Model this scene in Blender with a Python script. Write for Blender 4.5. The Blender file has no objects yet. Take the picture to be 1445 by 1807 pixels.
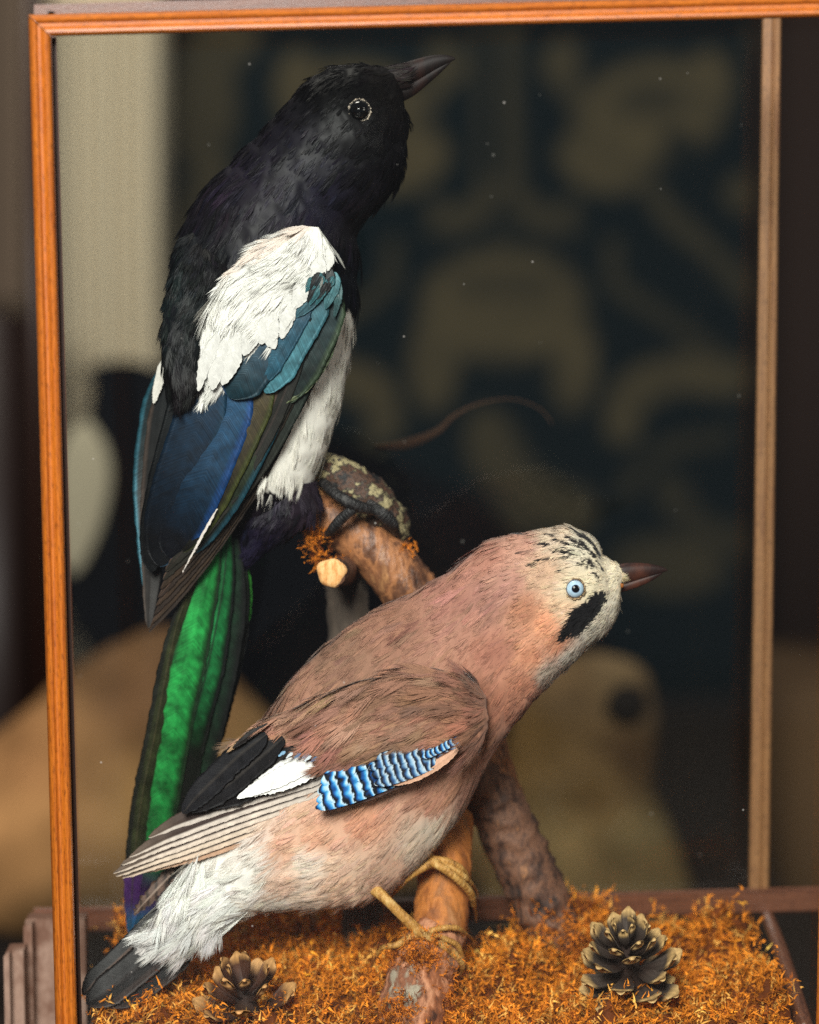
import bpy, math
import numpy as np
from mathutils import Vector, Matrix
R = np.random.default_rng(7)
sc = bpy.context.scene
COL = sc.collection
# ------------------------------------------------------------ camera, world, lamps, exposure
PITCH = math.radians(8.0); DIST = 1.5; LENS = 99.6
W0, H0 = 1445.0, 1807.0
FPX = H0 * LENS / 36.0
CAMP = np.array([0.0, -DIST * math.cos(PITCH), DIST * math.sin(PITCH)])
RT = np.array([1.0, 0, 0]); UP = np.array([0, math.sin(PITCH), math.cos(PITCH)]); FW = np.array([0, math.cos(PITCH), -math.sin(PITCH)])
cd = bpy.data.cameras.new("camera"); cam = bpy.data.objects.new("camera", cd); COL.objects.link(cam)
cam.location = CAMP; cam.rotation_euler = (math.radians(90) - PITCH, 0, 0)
cd.sensor_fit = 'VERTICAL'; cd.sensor_height = 36.0; cd.lens = LENS; cd.clip_end = 50; cd.clip_start = 0.05
cd.dof.use_dof = True; cd.dof.focus_distance = DIST - 0.035; cd.dof.aperture_fstop = 3.4
sc.camera = cam
wd = bpy.data.worlds.new("World"); sc.world = wd; wd.use_nodes = True
bg = wd.node_tree.nodes["Background"]; bg.inputs[0].default_value = (0.80, 0.86, 1.0, 1); bg.inputs[1].default_value = 0.07

def lamp(name, loc, aim, size, power, col):
    l = bpy.data.lights.new(name, 'AREA'); l.shape = 'RECTANGLE'; l.size, l.size_y = size; l.energy = power; l.color = col
    o = bpy.data.objects.new(name, l); COL.objects.link(o); o.location = loc
    o.rotation_euler = (Vector(aim) - Vector(loc)).to_track_quat('-Z', 'Y').to_euler(); return o
lamp("window_light", (-0.38, -2.15, 1.12), (0.0, 0.0, -0.05), (0.7, 0.7), 114, (1.0, 0.96, 0.905))
lamp("room_light", (1.9, -1.3, 0.9), (0.05, 0.0, -0.1), (0.9, 1.2), 10, (1.0, 0.90, 0.78))
lamp("background_light", (-0.6, 0.9, 2.6), (0.1, 2.3, 0.1), (1.0, 1.0), 38, (1.0, 0.93, 0.82))
sc.view_settings.view_transform = 'Standard'; sc.view_settings.look = 'None'; sc.view_settings.exposure = 0.0; sc.view_settings.gamma = 1.0
sc.render.engine = 'CYCLES'; sc.cycles.use_denoising = False; sc.cycles.sample_clamp_indirect = 1.0; sc.cycles.sample_clamp_direct = 3.0; sc.cycles.blur_glossy = 1.0
sc.cycles.max_bounces = 8; sc.cycles.transparent_max_bounces = 16
try: sc.cycles.denoiser = 'OPENIMAGEDENOISE'
except Exception: pass

# ------------------------------------------------------------ helpers
def P(px, py, Y):
    px = np.asarray(px, float); py = np.asarray(py, float); Y = np.asarray(Y, float)
    x = (px - W0 / 2) / FPX; y = -(py - H0 / 2) / FPX
    d = x[..., None] * RT + y[..., None] * UP + FW
    t = (Y - CAMP[1]) / d[..., 1]
    return CAMP + d * t[..., None]
def proj(p):
    v = p - CAMP; z = v @ FW
    return (v @ RT) / z * FPX + W0 / 2, -(v @ UP) / z * FPX + H0 / 2
PX = 0.0003                                             # metres per photograph pixel near the birds
def lin(c):
    c = np.asarray(c, float) / 255.0
    return np.where(c <= 0.04045, c / 12.92, ((c + 0.055) / 1.055) ** 2.4)
def vn(x, y, s, seed=0, o=4):
    r = np.random.default_rng(seed + 100); out = 0; a = 1.0; tot = 0
    for k in range(o):
        for q in range(3):
            t = r.uniform(0, 6.283); f = (2 ** k) / s * r.uniform(.7, 1.4) * 6.283
            out = out + a * np.sin((x * math.cos(t) + y * math.sin(t)) * f + r.uniform(0, 6.283) + 1.3 * np.sin((y * math.cos(t) - x * math.sin(t)) * f * .6))
        tot += a * 1.7; a *= .6
    return out / tot
def inpoly(x, y, poly):
    ins = np.zeros(np.shape(x), bool); n = len(poly)
    for i in range(n):
        x1, y1 = poly[i]; x2, y2 = poly[(i + 1) % n]
        if y1 == y2: continue
        ins ^= ((y1 > y) != (y2 > y)) & (x < (x2 - x1) * (y - y1) / (y2 - y1) + x1)
    return ins
def segd(x, y, a, b):
    ax, ay = a; bx, by = b; dx, dy = bx - ax, by - ay
    t = np.clip(((x - ax) * dx + (y - ay) * dy) / (dx * dx + dy * dy), 0, 1)
    return np.hypot(x - ax - t * dx, y - ay - t * dy), t
def idw(x, y, anchors, p=3.0):
    num = 0; den = 0
    for ax, ay, c in anchors:
        w = 1.0 / (((x - ax) ** 2 + (y - ay) ** 2) + 60.0) ** (p / 2)
        num = num + w[..., None] * lin(c); den = den + w
    return num / den[..., None]
def crom(pts, n):
    pts = np.asarray(pts, float); m = len(pts)
    if m == 2: return pts[0] + (pts[1] - pts[0]) * np.linspace(0, 1, n)[:, None]
    e = np.vstack([2 * pts[0] - pts[1], pts, 2 * pts[-1] - pts[-2]])
    t = np.linspace(0, m - 1, n); i = np.minimum(t.astype(int), m - 2); f = (t - i)[:, None]
    a, b, c, d = e[i], e[i + 1], e[i + 2], e[i + 3]
    return 0.5 * (2 * b + (c - a) * f + (2 * a - 5 * b + 4 * c - d) * f ** 2 + (3 * b - a - 3 * c + d) * f ** 3)
def unit(v): return v / (np.linalg.norm(v, axis=-1, keepdims=True) + 1e-12)

ORG = {}
def mkobj(name, verts, quads=None, tris=None, col=None, mat=None, parent=None, smooth=True, uv=None, origin=None, nrm=None):
    verts = np.asarray(verts, float).reshape(-1, 3)
    o0 = np.zeros(3) if origin is None else np.asarray(origin, float)
    me = bpy.data.meshes.new(name)
    q = np.zeros((0, 4), int) if quads is None else np.asarray(quads, int).reshape(-1, 4)
    t = np.zeros((0, 3), int) if tris is None else np.asarray(tris, int).reshape(-1, 3)
    li = np.concatenate([q.ravel(), t.ravel()]); ls = np.concatenate([np.arange(len(q)) * 4, len(q) * 4 + np.arange(len(t)) * 3])
    me.vertices.add(len(verts)); me.vertices.foreach_set("co", (verts - o0).ravel().astype(np.float32))
    me.loops.add(len(li)); me.loops.foreach_set("vertex_index", li.astype(np.int32))
    me.polygons.add(len(ls)); me.polygons.foreach_set("loop_start", ls.astype(np.int32))
    me.update(calc_edges=True)
    me.polygons.foreach_set("use_smooth", np.full(len(ls), bool(smooth)))
    if col is not None:
        a = me.color_attributes.new("Col", 'FLOAT_COLOR', 'POINT')
        c = np.ones((len(verts), 4), np.float32); c[:, :3] = np.clip(np.broadcast_to(col, (len(verts), 3)), 0, 1); a.data.foreach_set("color", c.ravel())
    if uv is not None:
        a = me.attributes.new("uvw", 'FLOAT_VECTOR', 'POINT'); a.data.foreach_set("vector", np.asarray(uv, np.float32).ravel())
    if nrm is not None:
        a = me.attributes.new("custom_normal", 'FLOAT_VECTOR', 'POINT'); a.data.foreach_set("vector", np.asarray(nrm, np.float32).ravel())
    if mat: me.materials.append(mat)
    ob = bpy.data.objects.new(name, me); COL.objects.link(ob)
    if parent is not None:
        ob.parent = parent; po = ORG[parent.name]; ob.location = Vector(o0 - po)
    else: ob.location = Vector(o0)
    ORG[ob.name] = o0
    return ob
def thing(name, label, cat, loc, group=None):
    o = bpy.data.objects.new(name, None); COL.objects.link(o); o.location = Vector(loc); o.empty_display_size = .02
    ORG[o.name] = np.asarray(loc, float); tag(o, label, cat, group); return o
def tag(o, label=None, cat=None, group=None, kind=None):
    if label: o['label'] = label
    if cat: o['category'] = cat
    if group: o['group'] = group
    if kind: o['kind'] = kind
    return o
def gridfaces(nr, nc, wrap=False, flip=False):
    i = np.arange(nr - 1)[:, None]; j = np.arange(nc if wrap else nc - 1)[None, :]; j2 = (j + 1) % nc
    q = np.stack([i * nc + j, i * nc + j2, (i + 1) * nc + j2, (i + 1) * nc + j], -1).reshape(-1, 4)
    return q[:, ::-1] if flip else q
def gnormals(g, wrap=True, center=None):
    dv = np.gradient(g, axis=0)
    du = np.roll(g, -1, 1) - np.roll(g, 1, 1) if wrap else np.gradient(g, axis=1)
    n = unit(np.cross(du, dv))
    c = g.mean(1, keepdims=True) if center is None else center
    s = np.sign(((g - c) * n).sum(-1).mean())
    return n * (s if s != 0 else 1), s
class Loft:
    """closed body swept through pairs of outline points; each ring is an ellipse with its own depth"""
    def __init__(s, pairs, Y, k, nv=120, nu=64, noise=0, nscale=60, seed=0, sq=1.0):
        a = np.array([[*p[0], *p[1]] for p in pairs], float); m = len(a)
        Y = np.broadcast_to(Y, m).astype(float); k = np.broadcast_to(k, m).astype(float)
        c = crom(np.column_stack([a, Y * 1e4, k * 100]), nv)
        T = P(c[:, 0], c[:, 1], c[:, 4] / 1e4); B = P(c[:, 2], c[:, 3], c[:, 4] / 1e4); kk = c[:, 5] / 100
        m3 = (T + B) / 2; av = (T - B) / 2; ln = np.linalg.norm(av, axis=1)
        ph = np.arange(nu) / nu * 2 * np.pi
        cs, sn = np.cos(ph), np.sin(ph)
        if sq != 1.0: sn = np.sign(sn) * np.abs(sn) ** sq
        g = m3[:, None] + av[:, None] * cs[None, :, None] + (np.array([0, -1.0, 0]) * (ln * kk)[:, None])[:, None] * sn[None, :, None]
        s.g = g; s.nv, s.nu = nv, nu
        if noise:
            n, _ = gnormals(g); x, y = proj(g.reshape(-1, 3))
            d = vn(x, y, nscale, seed).reshape(nv, nu)
            s.g = g = g + n * (d * noise * PX)[..., None]
        s.finish()
    def finish(s):
        s.n, s.s = gnormals(s.g); s.t = unit(np.gradient(s.g, axis=0))
        s.px, s.py = proj(s.g.reshape(-1, 3)); s.px = s.px.reshape(s.nv, s.nu); s.py = s.py.reshape(s.nv, s.nu)
    def surf(s, px, py):
        front = s.n[..., 1] < 0.15
        d = (s.px - px) ** 2 + (s.py - py) ** 2 + np.where(front, 0, 1e7)
        i = np.unravel_index(np.argmin(d), d.shape)
        if d[i] > 400: return None, None
        return s.g[i], s.n[i]
    def build(s, name, mat, parent, colfn=None, **kw):
        v = s.g.reshape(-1, 3); nb = len(v); q = gridfaces(s.nv, s.nu, True, flip=s.s > 0)
        c0, c1 = s.g[0].mean(0), s.g[-1].mean(0); v = np.vstack([v, c0, c1]); j = np.arange(s.nu); j2 = (j + 1) % s.nu
        t = np.vstack([np.column_stack([np.full(s.nu, nb), j2, j]), np.column_stack([np.full(s.nu, nb + 1), (s.nv - 1) * s.nu + j, (s.nv - 1) * s.nu + j2])])
        if s.s > 0: t = t[:, ::-1]
        x, y = proj(v); col = colfn(x, y) if callable(colfn) else colfn
        vv = np.append(np.repeat(np.linspace(0, 1, s.nv), s.nu), [0, 1]); uu = np.append(np.tile(np.arange(s.nu) / s.nu, s.nv), [0, 0])
        return mkobj(name, v, q, t, col, mat, parent, uv=np.column_stack([uu, vv, vv * 0]), **kw)
    def sample(s, n):
        g = s.g; e1 = np.roll(g, -1, 1)[:-1] - g[:-1]; e2 = g[1:] - g[:-1]
        A = np.linalg.norm(np.cross(e1, e2), axis=-1).ravel(); A = np.cumsum(A); r = R.random(n) * A[-1]
        i = np.searchsorted(A, r); iv, iu = i // s.nu, i % s.nu; iu2 = (iu + 1) % s.nu; a = R.random(n)[:, None]; b = R.random(n)[:, None]
        def L(q): return (q[iv, iu] * (1 - a) + q[iv, iu2] * a) * (1 - b) + (q[iv + 1, iu] * (1 - a) + q[iv + 1, iu2] * a) * b
        return L(g), unit(L(s.n)), unit(L(s.t))

def strands(p0, p1, p2, w, colr, colt):
    n = len(p0)
    v = np.stack([p0 - w * .7, p0 + w * .7, p1 - w, p1 + w, p2], 1).reshape(-1, 3)
    b = np.arange(n)[:, None] * 5
    q = b + np.array([[0, 2, 3, 1]]); t = b + np.array([[2, 4, 3]])
    c = np.stack([colr, colr, (colr + colt) / 2, (colr + colt) / 2, colt], 1).reshape(-1, 3)
    return v, q, t, c
def rot_flow(n, t, ang):
    b = np.cross(n, t); return t * np.cos(ang)[:, None] + b * np.sin(ang)[:, None]
def plumage(name, surf, nf, nb, LF, WB, lift, colfn, mat, parent, droop=8.0, flow=None, keep=None, jit=.10, jb=.07, ang=.45, tipl=1.12, lenfn=None, sink=0.0, front=True, swirl=.18):
    """nf contour feathers of nb barbs each, laid along the surface from head to tail"""
    p, n, t = surf.sample(nf)
    if front:
        m = n[:, 1] < 0.45; p, n, t = p[m], n[m], t[m]
    x, y = proj(p)
    if keep is not None:
        m = keep(x, y); p, n, t, x, y = p[m], n[m], t[m], x[m], y[m]
    k = len(p)
    if k == 0: return None
    a = vn(x, y, 140, 5) * swirl + R.normal(0, .06, k)
    if flow is not None: a = a + flow(x, y)
    t = unit(t - (t * n).sum(-1, keepdims=True) * n); t = rot_flow(n, t, a); b = np.cross(n, t)
    L = LF * PX * R.uniform(.75, 1.25, k)
    if lenfn is not None: L = L * lenfn(x, y)
    cj = (1 + R.normal(0, jit, k))[:, None]; hue = 1 + R.normal(0, jit * .35, (k, 3))
    fl = lift * R.uniform(.7, 1.25, k)
    rep = lambda q: np.repeat(q, nb, 0)
    s = R.random((k, nb)).ravel(); side = np.where(R.random(k * nb) < .5, -1.0, 1.0) * R.uniform(.15, 1, k * nb)
    p, n, t, b, L, fl, cj, hue = map(rep, (p, n, t, b, L, fl, cj, hue))
    l = L * (0.62 - 0.25 * s) * R.uniform(.7, 1.2, len(s)); an = ang * side
    r0 = s * .55 * L
    d1 = t * np.cos(an)[:, None] + b * np.sin(an)[:, None]; d2 = t * np.cos(an * .45)[:, None] + b * np.sin(an * .45)[:, None]
    q0 = t * r0[:, None]; q1 = q0 + d1 * (l / 2)[:, None]; q2 = q1 + d2 * (l / 2)[:, None]
    def pl(q, extra): 
        dist = np.linalg.norm(q, axis=1); rel = dist / L
        return p + q + n * ((fl * rel ** 1.3 * PX - sink * PX) + extra - droop * dist ** 2)[:, None]
    jn = R.uniform(0, 1, len(s)) * .8 * PX
    P0, P1, P2 = pl(q0, jn * .4), pl(q1, jn), pl(q2, jn)
    w = unit(np.cross(n, d1) + n * R.normal(0, .25, len(s))[:, None]) * (WB * PX / 2 * R.uniform(.7, 1.3, len(s)))[:, None]
    X, Yp = proj(P0); c = colfn(X, Yp) * cj * hue * (1 + R.normal(0, jb, len(s)))[:, None]
    v, qd, tr, cc = strands(P0, P1, P2, w, c * .93, c * tipl)
    nn = unit(np.repeat(n + R.normal(0, .10, n.shape), 5, 0).reshape(-1, 5, 3) + d2[:, None] * np.array([0, 0, .04, .04, .10])[None, :, None]).reshape(-1, 3)
    return mkobj(name, v, qd, tr, cc, mat, parent, nrm=nn)

def feather(path, Y, w, colfn, mat, parent, name='feather', tilt=.15, camber=.10, tip=.5, base=.25, n=46, m=11, fray=.5, shaft=True, seed=0, asym=0.0, thick=.0005, shcol=None, wf=None, colxy=None):
    """one vane: path in photograph pixels from base to tip, Y depth per point (metres), w full width in pixels"""
    m_ = len(path); Yv = np.broadcast_to(Y, m_).astype(float)
    c = crom(np.column_stack([np.array(path, float), Yv * 1e4]), n); v = np.linspace(0, 1, n)
    d = np.gradient(c[:, :2], axis=0); d = d / np.hypot(d[:, 0], d[:, 1])[:, None]; nn = np.column_stack([-d[:, 1], d[:, 0]])
    wid = w / 2 * np.minimum(1, (v / base + .12) ** .6 if base > 0 else 1) * np.clip((1 - v) / tip, 0, 1) ** .55 if tip > 0 else w / 2
    if wf is not None: wid = wid * wf(v)
    wid = np.maximum(wid, .6)
    u = np.linspace(-1, 1, m)
    r = np.random.default_rng(seed + 31)
    fr = np.zeros((n, m)); fr[:, 0] = r.normal(0, fray, n); fr[:, -1] = r.normal(0, fray, n)
    off = (u[None] - asym * (1 - u[None] ** 2)) * wid[:, None] + fr
    X = c[:, 0][:, None] + nn[:, 0][:, None] * off; Yp = c[:, 1][:, None] + nn[:, 1][:, None] * off
    Yd = c[:, 2][:, None] / 1e4 + tilt * u[None] * wid[:, None] * PX + camber * (u[None] ** 2) * wid[:, None] * PX
    Yd = Yd + (vn(X, Yp, 50, seed, 2) * .35 * PX)
    if shaft: Yd = Yd - np.exp(-((u[None] - 0) / .07) ** 2) * .8 * PX
    g = P(X, Yp, Yd)
    U = np.broadcast_to(u[None], (n, m)); V = np.broadcast_to(v[:, None], (n, m))
    col = colfn(U, V) if callable(colfn) else np.broadcast_to(lin(colfn), (n, m, 3))
    if colxy is not None: col = colxy(X, Yp, U)
    col = col * (1 + .07 * np.sin(vn(X, Yp, 25, seed + 3) * 6))[..., None]
    if shaft and shcol is not None:
        k = np.exp(-(U / .06) ** 2)[..., None]; col = col * (1 - k) + lin(shcol) * k
    back = g + np.array([0, thick, 0])
    verts = np.vstack([g.reshape(-1, 3), back.reshape(-1, 3)]); N = n * m
    fr_, s_ = gnormals(g, False, center=g + np.array([0, 1, 0])); q = gridfaces(n, m, False, flip=s_ > 0)
    q2 = gridfaces(n, m, False, flip=s_ <= 0) + N
    e = []
    i = np.arange(n - 1)
    e.append(np.column_stack([i * m, (i + 1) * m, (i + 1) * m + N, i * m + N])); e.append(np.column_stack([i * m + m - 1, i * m + m - 1 + N, (i + 1) * m + m - 1 + N, (i + 1) * m + m - 1]))
    q = np.vstack([q, q2] + e)
    cc = np.vstack([col.reshape(-1, 3)] * 2)
    Ln = np.cumsum(np.append(0, np.hypot(*np.diff(c[:, :2], axis=0).T)))
    uvw = np.stack([off, np.broadcast_to(Ln[:, None], (n, m)), U], -1).reshape(-1, 3); uvw = np.vstack([uvw, uvw])
    return mkobj(name, verts, q, None, cc, mat, parent, uv=uvw)

def tube(name, pts, rad, mat, parent, col=None, nu=14, n=40, rings=0, ramp=.12, noise=0, flat=1.0, seed=0):
    """pts: world points"""
    c = crom(np.asarray(pts, float) * 1000, n) / 1000; rr = crom(np.column_stack([rad, rad]), n)[:, 0]
    if rings: rr = rr * (1 + ramp * np.abs(np.sin(np.linspace(0, rings * np.pi, n))))
    t = unit(np.gradient(c, axis=0)); ref = np.array([0, 1.0, 0.15]); a = unit(np.cross(t, ref)); b = np.cross(t, a)
    ph = np.arange(nu) / nu * 2 * np.pi
    g = c[:, None] + (a[:, None] * np.cos(ph)[None, :, None] + b[:, None] * flat * np.sin(ph)[None, :, None]) * rr[:, None, None]
    L = Loft.__new__(Loft); L.g = g; L.nv, L.nu = n, nu; L.finish()
    if noise:
        x, y = L.px, L.py
        L.g = g + L.n * (vn(x + g[..., 1] * 3000, y, 45, seed) * noise * PX)[..., None] + L.n * (vn(x + g[..., 1] * 3000, y, 9, seed + 1) * noise * .25 * PX)[..., None]; L.finish()
    L.ob = L.build(name, mat, parent, col); return L

def bar(name, quad, y0, y1, mat, parent, prof=None, **kw):
    """long rail between outer line (quad[0]->quad[1]) and inner line (quad[3]->quad[2]), profile prof[(w,h)] bulging to the camera"""
    prof = prof or [(0, 0), (1, 0)]
    n = 24; t = np.linspace(0, 1, n)[:, None]
    A = np.array(quad[0]) * (1 - t) + np.array(quad[1]) * t; B = np.array(quad[3]) * (1 - t) + np.array(quad[2]) * t
    rows = []
    wl = [(w, y0 - h) for w, h in prof] + [(1, y1), (0, y1)]
    for w, yy in wl:
        q = A * (1 - w) + B * w; rows.append(P(q[:, 0], q[:, 1], yy))
    g = np.stack(rows, 1); nu = g.shape[1]
    n_, s_ = gnormals(g)
    q = gridfaces(n, nu, True, flip=s_ > 0)
    e0 = list(range(nu)); e1 = [(n - 1) * nu + i for i in range(nu)]
    v = g.reshape(-1, 3); c0, c1 = g[0].mean(0), g[-1].mean(0); nb = len(v); v = np.vstack([v, c0, c1]); j = np.arange(nu); j2 = (j + 1) % nu
    tr = np.vstack([np.column_stack([np.full(nu, nb), j2, j]), np.column_stack([np.full(nu, nb + 1), (n - 1) * nu + j, (n - 1) * nu + j2])])
    if s_ > 0: tr = tr[:, ::-1]
    ln = np.linalg.norm(v - v[0], axis=1)
    ww = np.append(np.tile(np.array([w for w, _ in wl]), n), [.5, .5]); ll = np.append(np.repeat(np.linspace(0, np.linalg.norm(g[-1, 0] - g[0, 0]), n), nu), [0, 0])
    ob = mkobj(name, v, q, tr, None, mat, parent, uv=np.column_stack([ww, ll, ww * 0]), smooth=False, **kw)
    return ob

# ------------------------------------------------------------ materials
def nmat(name):
    m = bpy.data.materials.new(name); m.use_nodes = True; nt = m.node_tree; b = nt.nodes["Principled BSDF"]; return m, nt, b
def N(nt, t, **kw):
    n = nt.nodes.new(t)
    for k, v in kw.items():
        if k in n.inputs.keys() if hasattr(n.inputs, 'keys') else False: n.inputs[k].default_value = v
        else: setattr(n, k, v)
    return n
def S(node, **kw):
    for k, v in kw.items(): node.inputs[k.replace('_', ' ')].default_value = v
    return node
def attrcol(nt, name="Col"):
    a = nt.nodes.new("ShaderNodeAttribute"); a.attribute_name = name; return a
def plume_mat(name, rough=.7, spec=.3, metal=0.0, sheen=.0, trans=0.0):
    m, nt, b = nmat(name); a = attrcol(nt); nt.links.new(a.outputs['Color'], b.inputs['Base Color'])
    b.inputs['Roughness'].default_value = rough; b.inputs['Specular IOR Level'].default_value = spec; b.inputs['Metallic'].default_value = metal
    b.inputs['Sheen Weight'].default_value = sheen
    return m
def vane_mat(name, rough=.45, spec=.4, metal=0.0, bump=.25, slant=.9, freq=.6, cvar=.10, sheen=0.0):
    m, nt, b = nmat(name); a = attrcol(nt); uv = attrcol(nt, "uvw"); lk = nt.links.new
    sep = nt.nodes.new("ShaderNodeSeparateXYZ"); lk(uv.outputs['Vector'], sep.inputs[0])
    ab = nt.nodes.new("ShaderNodeMath"); ab.operation = 'ABSOLUTE'; lk(sep.outputs[0], ab.inputs[0])
    s1 = nt.nodes.new("ShaderNodeMath"); s1.operation = 'MULTIPLY_ADD'; lk(ab.outputs[0], s1.inputs[0]); s1.inputs[1].default_value = -slant; lk(sep.outputs[1], s1.inputs[2])
    cmb = nt.nodes.new("ShaderNodeCombineXYZ"); lk(s1.outputs[0], cmb.inputs[0])
    sc1 = nt.nodes.new("ShaderNodeMath"); sc1.operation = 'MULTIPLY'; lk(sep.outputs[0], sc1.inputs[0]); sc1.inputs[1].default_value = .04; lk(sc1.outputs[0], cmb.inputs[1])
    nz = nt.nodes.new("ShaderNodeTexNoise"); nz.inputs['Scale'].default_value = freq * .55; nz.inputs['Detail'].default_value = 3; lk(cmb.outputs[0], nz.inputs['Vector'])
    big = nt.nodes.new("ShaderNodeTexNoise"); big.inputs['Scale'].default_value = .05; big.inputs['Detail'].default_value = 4; lk(uv.outputs['Vector'], big.inputs['Vector'])
    mr = nt.nodes.new("ShaderNodeMapRange"); lk(nz.outputs['Fac'], mr.inputs[0]); mr.inputs[1].default_value = .3; mr.inputs[2].default_value = .7; mr.inputs[3].default_value = 1 - cvar * 2; mr.inputs[4].default_value = 1 + cvar * 2
    mr2 = nt.nodes.new("ShaderNodeMapRange"); lk(big.outputs['Fac'], mr2.inputs[0]); mr2.inputs[1].default_value = .3; mr2.inputs[2].default_value = .7; mr2.inputs[3].default_value = 1 - cvar * 2.5; mr2.inputs[4].default_value = 1 + cvar * 2
    mm = nt.nodes.new("ShaderNodeMath"); mm.operation = 'MULTIPLY'; lk(mr.outputs[0], mm.inputs[0]); lk(mr2.outputs[0], mm.inputs[1])
    vm = nt.nodes.new("ShaderNodeVectorMath"); vm.operation = 'SCALE'; lk(a.outputs['Color'], vm.inputs[0]); lk(mm.outputs[0], vm.inputs['Scale'])
    lk(vm.outputs[0], b.inputs['Base Color'])
    bp = nt.nodes.new("ShaderNodeBump"); bp.inputs['Strength'].default_value = bump; bp.inputs['Distance'].default_value = .0004; lk(nz.outputs['Fac'], bp.inputs['Height']); lk(bp.outputs[0], b.inputs['Normal'])
    b.inputs['Roughness'].default_value = rough; b.inputs['Specular IOR Level'].default_value = spec; b.inputs['Metallic'].default_value = metal; b.inputs['Sheen Weight'].default_value = sheen
    return m
def ramp(nt, fac, stops):
    r = nt.nodes.new("ShaderNodeValToRGB"); nt.links.new(fac, r.inputs[0]); e = r.color_ramp.elements
    while len(e) < len(stops): e.new(.5)
    for el, (p, c) in zip(e, stops): el.position = p; el.color = (*lin(c), 1)
    return r
def wood_mat(name, stops, rough=.35, coat=.4, sx=60, sy=6, spec=.5, bump=.15):
    m, nt, b = nmat(name); uv = attrcol(nt, "uvw"); lk = nt.links.new
    mp = nt.nodes.new("ShaderNodeMapping"); mp.inputs['Scale'].default_value = (sx * .06, sy, 1); lk(uv.outputs['Vector'], mp.inputs[0])
    nz = nt.nodes.new("ShaderNodeTexNoise"); nz.inputs['Scale'].default_value = 3; nz.inputs['Detail'].default_value = 6; nz.inputs['Roughness'].default_value = .65; lk(mp.outputs[0], nz.inputs['Vector'])
    r = ramp(nt, nz.outputs['Fac'], stops)
    mp2 = nt.nodes.new("ShaderNodeMapping"); mp2.inputs['Scale'].default_value = (14, 90, 1); lk(uv.outputs['Vector'], mp2.inputs[0])
    n2 = nt.nodes.new("ShaderNodeTexNoise"); n2.inputs['Scale'].default_value = 2.2; n2.inputs['Detail'].default_value = 3; lk(mp2.outputs[0], n2.inputs['Vector'])
    r2 = nt.nodes.new("ShaderNodeMapRange"); lk(n2.outputs['Fac'], r2.inputs[0]); r2.inputs[1].default_value = .54; r2.inputs[2].default_value = .68; r2.inputs[3].default_value = 1; r2.inputs[4].default_value = .38
    vm = nt.nodes.new("ShaderNodeVectorMath"); vm.operation = 'SCALE'; lk(r.outputs[0], vm.inputs[0]); lk(r2.outputs[0], vm.inputs['Scale']); lk(vm.outputs[0], b.inputs['Base Color'])
    bp = nt.nodes.new("ShaderNodeBump"); bp.inputs['Strength'].default_value = bump; bp.inputs['Distance'].default_value = .0005; lk(n2.outputs['Fac'], bp.inputs['Height']); lk(bp.outputs[0], b.inputs['Normal'])
    b.inputs['Roughness'].default_value = rough; b.inputs['Coat Weight'].default_value = coat; b.inputs['Coat Roughness'].default_value = .25; b.inputs['Specular IOR Level'].default_value = spec
    return m
def bark_mat(name, stops, scale=60, rough=.6, bump=.5, stretch=(1, 1, .35)):
    m, nt, b = nmat(name); b.inputs['Specular IOR Level'].default_value = .25 if 'horn' in name else .5; tc = nt.nodes.new("ShaderNodeTexCoord"); lk = nt.links.new
    mp = nt.nodes.new("ShaderNodeMapping"); mp.inputs['Scale'].default_value = stretch; lk(tc.outputs['Object'], mp.inputs[0])
    nz = nt.nodes.new("ShaderNodeTexNoise"); nz.inputs['Scale'].default_value = scale; nz.inputs['Detail'].default_value = 8; nz.inputs['Roughness'].default_value = .62; lk(mp.outputs[0], nz.inputs['Vector'])
    r = ramp(nt, nz.outputs['Fac'], stops); lk(r.outputs[0], b.inputs['Base Color'])
    n2 = nt.nodes.new("ShaderNodeTexNoise"); n2.inputs['Scale'].default_value = scale * 5; n2.inputs['Detail'].default_value = 5; lk(mp.outputs[0], n2.inputs['Vector'])
    ad = nt.nodes.new("ShaderNodeMath"); lk(nz.outputs['Fac'], ad.inputs[0]); lk(n2.outputs['Fac'], ad.inputs[1])
    bp = nt.nodes.new("ShaderNodeBump"); bp.inputs['Strength'].default_value = bump; bp.inputs['Distance'].default_value = .0012; lk(ad.outputs[0], bp.inputs['Height']); lk(bp.outputs[0], b.inputs['Normal'])
    b.inputs['Roughness'].default_value = rough; return m
def plain(name, c, rough=.5, spec=.5, coat=0, metal=0):
    m, nt, b = nmat(name); b.inputs['Base Color'].default_value = (*lin(c), 1); b.inputs['Roughness'].default_value = rough; b.inputs['Specular IOR Level'].default_value = spec; b.inputs['Coat Weight'].default_value = coat; b.inputs['Metallic'].default_value = metal
    tc = nt.nodes.new("ShaderNodeTexCoord"); nz = nt.nodes.new("ShaderNodeTexNoise"); nz.inputs['Scale'].default_value = 300; nt.links.new(tc.outputs['Object'], nz.inputs['Vector'])
    bp = nt.nodes.new("ShaderNodeBump"); bp.inputs['Strength'].default_value = .12; bp.inputs['Distance'].default_value = .0003; nt.links.new(nz.outputs['Fac'], bp.inputs['Height']); nt.links.new(bp.outputs[0], b.inputs['Normal'])
    return m
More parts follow.
